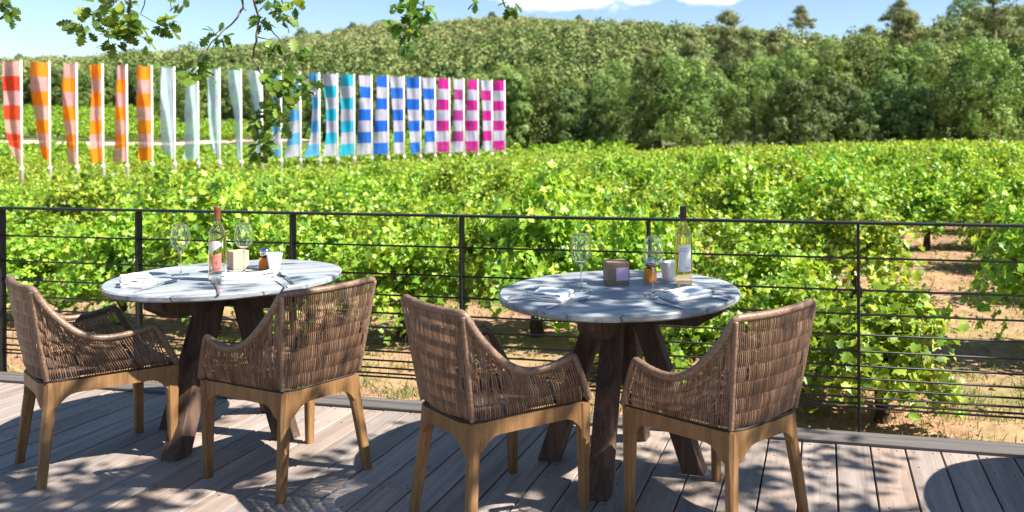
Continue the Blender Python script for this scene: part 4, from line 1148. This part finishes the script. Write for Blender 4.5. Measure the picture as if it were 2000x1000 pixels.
# drooping twigs in view
DT = 4.9
def hang(px, py, d=0.0): return at_depth(px, py, DT + d)
twigs = [
 [[(262, -120), (256, -10), (253, 25), (248, 58)], [(256, -10), (215, 5), (185, 22), (165, 38)], [(262, -60), (287, -10), (276, 28), (310, 48)], [(287, -10), (330, -20), (335, 18)], [(248, 40), (262, 66), (296, 80)]],
 [[(500, -130), (470, -20), (475, 15), (460, 40), (435, 62), (410, 85), (399, 112)], [(475, 15), (481, 22)]],
 [[(500, -130), (494, -12), (505, 35), (500, 80), (493, 115), (510, 145), (524, 175), (520, 215), (515, 262)], [(505, 40), (530, 60), (555, 85), (570, 108), (588, 130), (586, 150)], [(500, 72), (528, 78)], [(524, 170), (545, 200), (552, 238)]],
 [[(560, -110), (548, -15), (556, 20)]], [[(812, -120), (803, -10), (798, 40), (794, 72)], [(803, -5), (826, 12), (843, 18)]], [[(985, -110), (978, -12), (986, 12), (998, 26)], [(978, -12), (935, -6)]], [[(-10, -90), (-4, -8), (10, 18)]]]
clus = [
 [(165, 52, 20, 12), (150, 45, 12, 5), (200, 14, 30, 22), (238, 12, 24, 16), (222, 72, 26, 20), (246, 56, 24, 18), (262, 40, 20, 12), (285, 82, 12, 5), (322, 44, 20, 16), (330, 62, 12, 6), (352, 4, 12, 7), (208, 40, 16, 8)],
 [(425, 72, 20, 16), (383, 132, 26, 20), (362, 146, 12, 6), (403, 150, 12, 6)],
 [(512, 42, 14, 7), (535, 86, 15, 9), (575, 112, 18, 12), (598, 112, 13, 8), (540, 148, 22, 18), (568, 160, 22, 18), (588, 182, 18, 12), (600, 166, 13, 7), (545, 196, 20, 14), (508, 226, 22, 16), (530, 220, 20, 14), (552, 240, 16, 9), (500, 246, 14, 7), (514, 290, 18, 16), (536, 268, 9, 4), (504, 300, 10, 5)],
 [(530, 4, 16, 8), (555, 20, 20, 15), (560, 36, 12, 8), (575, 10, 12, 7)],
 [(783, 12, 16, 11), (802, 20, 20, 14), (822, 14, 18, 12), (842, 18, 6, 3), (782, 50, 15, 11), (815, 46, 17, 13), (796, 74, 15, 12), (772, 54, 8, 4), (795, 86, 8, 5)],
 [(932, 1, 7, 3), (1000, 8, 12, 7), (990, 24, 6, 4)], [(8, 8, 18, 10), (18, 24, 8, 4)]]
rl = np.random.default_rng(9)
for tw, cl in zip(twigs, clus):
    mb = MB()
    for j, path in enumerate(tw):
        pts = []
        for a, b in zip(path[:-1], path[1:]):
            for q in range(4):
                f = q / 4; pts.append(hang(a[0] + (b[0] - a[0]) * f + rl.normal(0, .8), a[1] + (b[1] - a[1]) * f, .03 * math.sin(len(pts))))
        pts.append(hang(*path[-1]))
        if j == 0: pts = [Vector((pts[0].x + .15, pts[0].y - .1, 3.55))] + pts
        mb.tube(pts, [(.0085 if j == 0 else .0045) * (1 - .7 * i / len(pts)) for i in range(len(pts))], 6)
    br = mb.build('branch', M['bark'], oak)
    P = []; Nn = []; sp = []
    for (cx, cy, r, m) in cl:
        m = int(m * 1.15)
        c0 = hang(cx, cy, float(rl.normal(0, .05)))
        rr = r * DT / FPX
        for _ in range(m):
            d = rl.normal(0, 1, 3); d /= np.linalg.norm(d)
            P.append(np.array(c0) + d * rr * .62 * np.array([1, 1.2, 1])); nn = rl.normal(0, 1, 3) * .8 + np.array([.25, -.35, .5]); Nn.append(nn); sp.append(0)
    P = np.array(P); Nn = np.array(Nn); Nn /= np.linalg.norm(Nn, axis=1, keepdims=True)
    # aim blade axis outward and down
    want = P - np.repeat(np.array([np.array(hang(c[0], c[1])) for c in cl]), [int(c[3] * 1.15) for c in cl], 0) + np.array([0, 0, -.035]) + rl.normal(0, .012, P.shape)
    ax, ay, az = frames(Nn, np.zeros(len(P))); spin = np.arctan2(-(want * ax).sum(1), (want * ay).sum(1))
    V, F = leaves(P, Nn, rl.uniform(.055, .098, len(P)), OAK_LEAF, spin)
    link('leaves', np_mesh('leaves', V, F, M['oak_leaf']), br)

# ------------------------------------------------------------------ light, sky, camera
w = bpy.data.worlds.new('World'); scene.world = w; w.use_nodes = True
nt = w.node_tree; nt.nodes.clear()
out = nt.nodes.new('ShaderNodeOutputWorld'); bg = nt.nodes.new('ShaderNodeBackground'); sky = nt.nodes.new('ShaderNodeTexSky')
sky.sky_type = 'NISHITA'; sky.sun_disc = False; sky.sun_elevation = SUN_EL; sky.sun_rotation = math.pi / 2 - SUN_AZ
sky.air_density = 1.0; sky.dust_density = .15; sky.ozone_density = 2.5
bg.inputs[1].default_value = .062
tc = nd(nt, 'ShaderNodeTexCoord'); sep = nd(nt, 'ShaderNodeSeparateXYZ'); nt.links.new(tc.outputs['Generated'], sep.inputs[0])
yy = math_(nt, 'MAXIMUM', sep.outputs[1], .02)
tx = math_(nt, 'DIVIDE', sep.outputs[0], yy); tz = math_(nt, 'DIVIDE', sep.outputs[2], yy)
cv = nd(nt, 'ShaderNodeCombineXYZ'); nt.links.new(math_(nt, 'MULTIPLY', tx, 9.0), cv.inputs[0]); nt.links.new(math_(nt, 'MULTIPLY', tz, 22.0), cv.inputs[1])
nz = math_(nt, 'SUBTRACT', noise(nt, cv.outputs[0], 2.2, 7, .6), .5)
tot = None
for (cx, cz, sx, sz) in ((-.085, .176, .115, .030), (.083, .172, .050, .021), (-.30, .30, .22, .05), (.32, .26, .2, .04)):
    e = math_(nt, 'SUBTRACT', 1.0, math_(nt, 'ADD', math_(nt, 'POWER', math_(nt, 'ABSOLUTE', math_(nt, 'DIVIDE', math_(nt, 'SUBTRACT', tx, cx), sx)), 2.0), math_(nt, 'POWER', math_(nt, 'ABSOLUTE', math_(nt, 'DIVIDE', math_(nt, 'SUBTRACT', tz, cz), sz)), 2.0)))
    e = math_(nt, 'ADD', e, math_(nt, 'MULTIPLY', nz, 2.0)); tot = e if tot is None else math_(nt, 'MAXIMUM', tot, e)
mr = nd(nt, 'ShaderNodeMapRange', interpolation_type='SMOOTHSTEP'); mr.inputs[1].default_value = .05; mr.inputs[2].default_value = .75; mr.inputs[4].default_value = .9; nt.links.new(tot, mr.inputs[0])
skc = mixc(nt, mr.outputs[0], sky.outputs[0], (9.0, 9.0, 9.2))
nt.links.new(skc, bg.inputs[0]); nt.links.new(bg.outputs[0], out.inputs[0])
sl = bpy.data.lights.new('sun', 'SUN'); sl.energy = 5.0; sl.angle = R(.5); sl.color = (1.0, .94, .84)
so = link('sun', sl); so.rotation_euler = (-SUN).to_track_quat('-Z', 'Y').to_euler(); so.location = SUN * 30
cam = bpy.data.cameras.new('camera'); co = link('camera', cam); co.location = (0, 0, CAM_H); co.rotation_euler = (math.pi / 2, -ROLL, 0)
cam.sensor_width = 36; cam.sensor_fit = 'HORIZONTAL'; cam.lens = 36 * FPX / 2000; cam.shift_x = -(PCX - 1000) / 2000; cam.shift_y = (PCY - 500) / 2000
cam.clip_start = .05; cam.clip_end = 3000
cam.dof.use_dof = True; cam.dof.focus_distance = 3.75; cam.dof.aperture_fstop = 2.9
scene.camera = co
scene.view_settings.view_transform = 'Standard'; scene.view_settings.look = 'None'; scene.view_settings.gamma = 1
scene.view_settings.exposure = 1.52
scene.render.engine = 'CYCLES'
cy = scene.cycles
cy.use_denoising = True; cy.max_bounces = 8; cy.diffuse_bounces = 3; cy.glossy_bounces = 4; cy.transmission_bounces = 8; cy.transparent_max_bounces = 16
cy.caustics_reflective = False; cy.caustics_refractive = False; cy.use_adaptive_sampling = True; cy.adaptive_threshold = .015
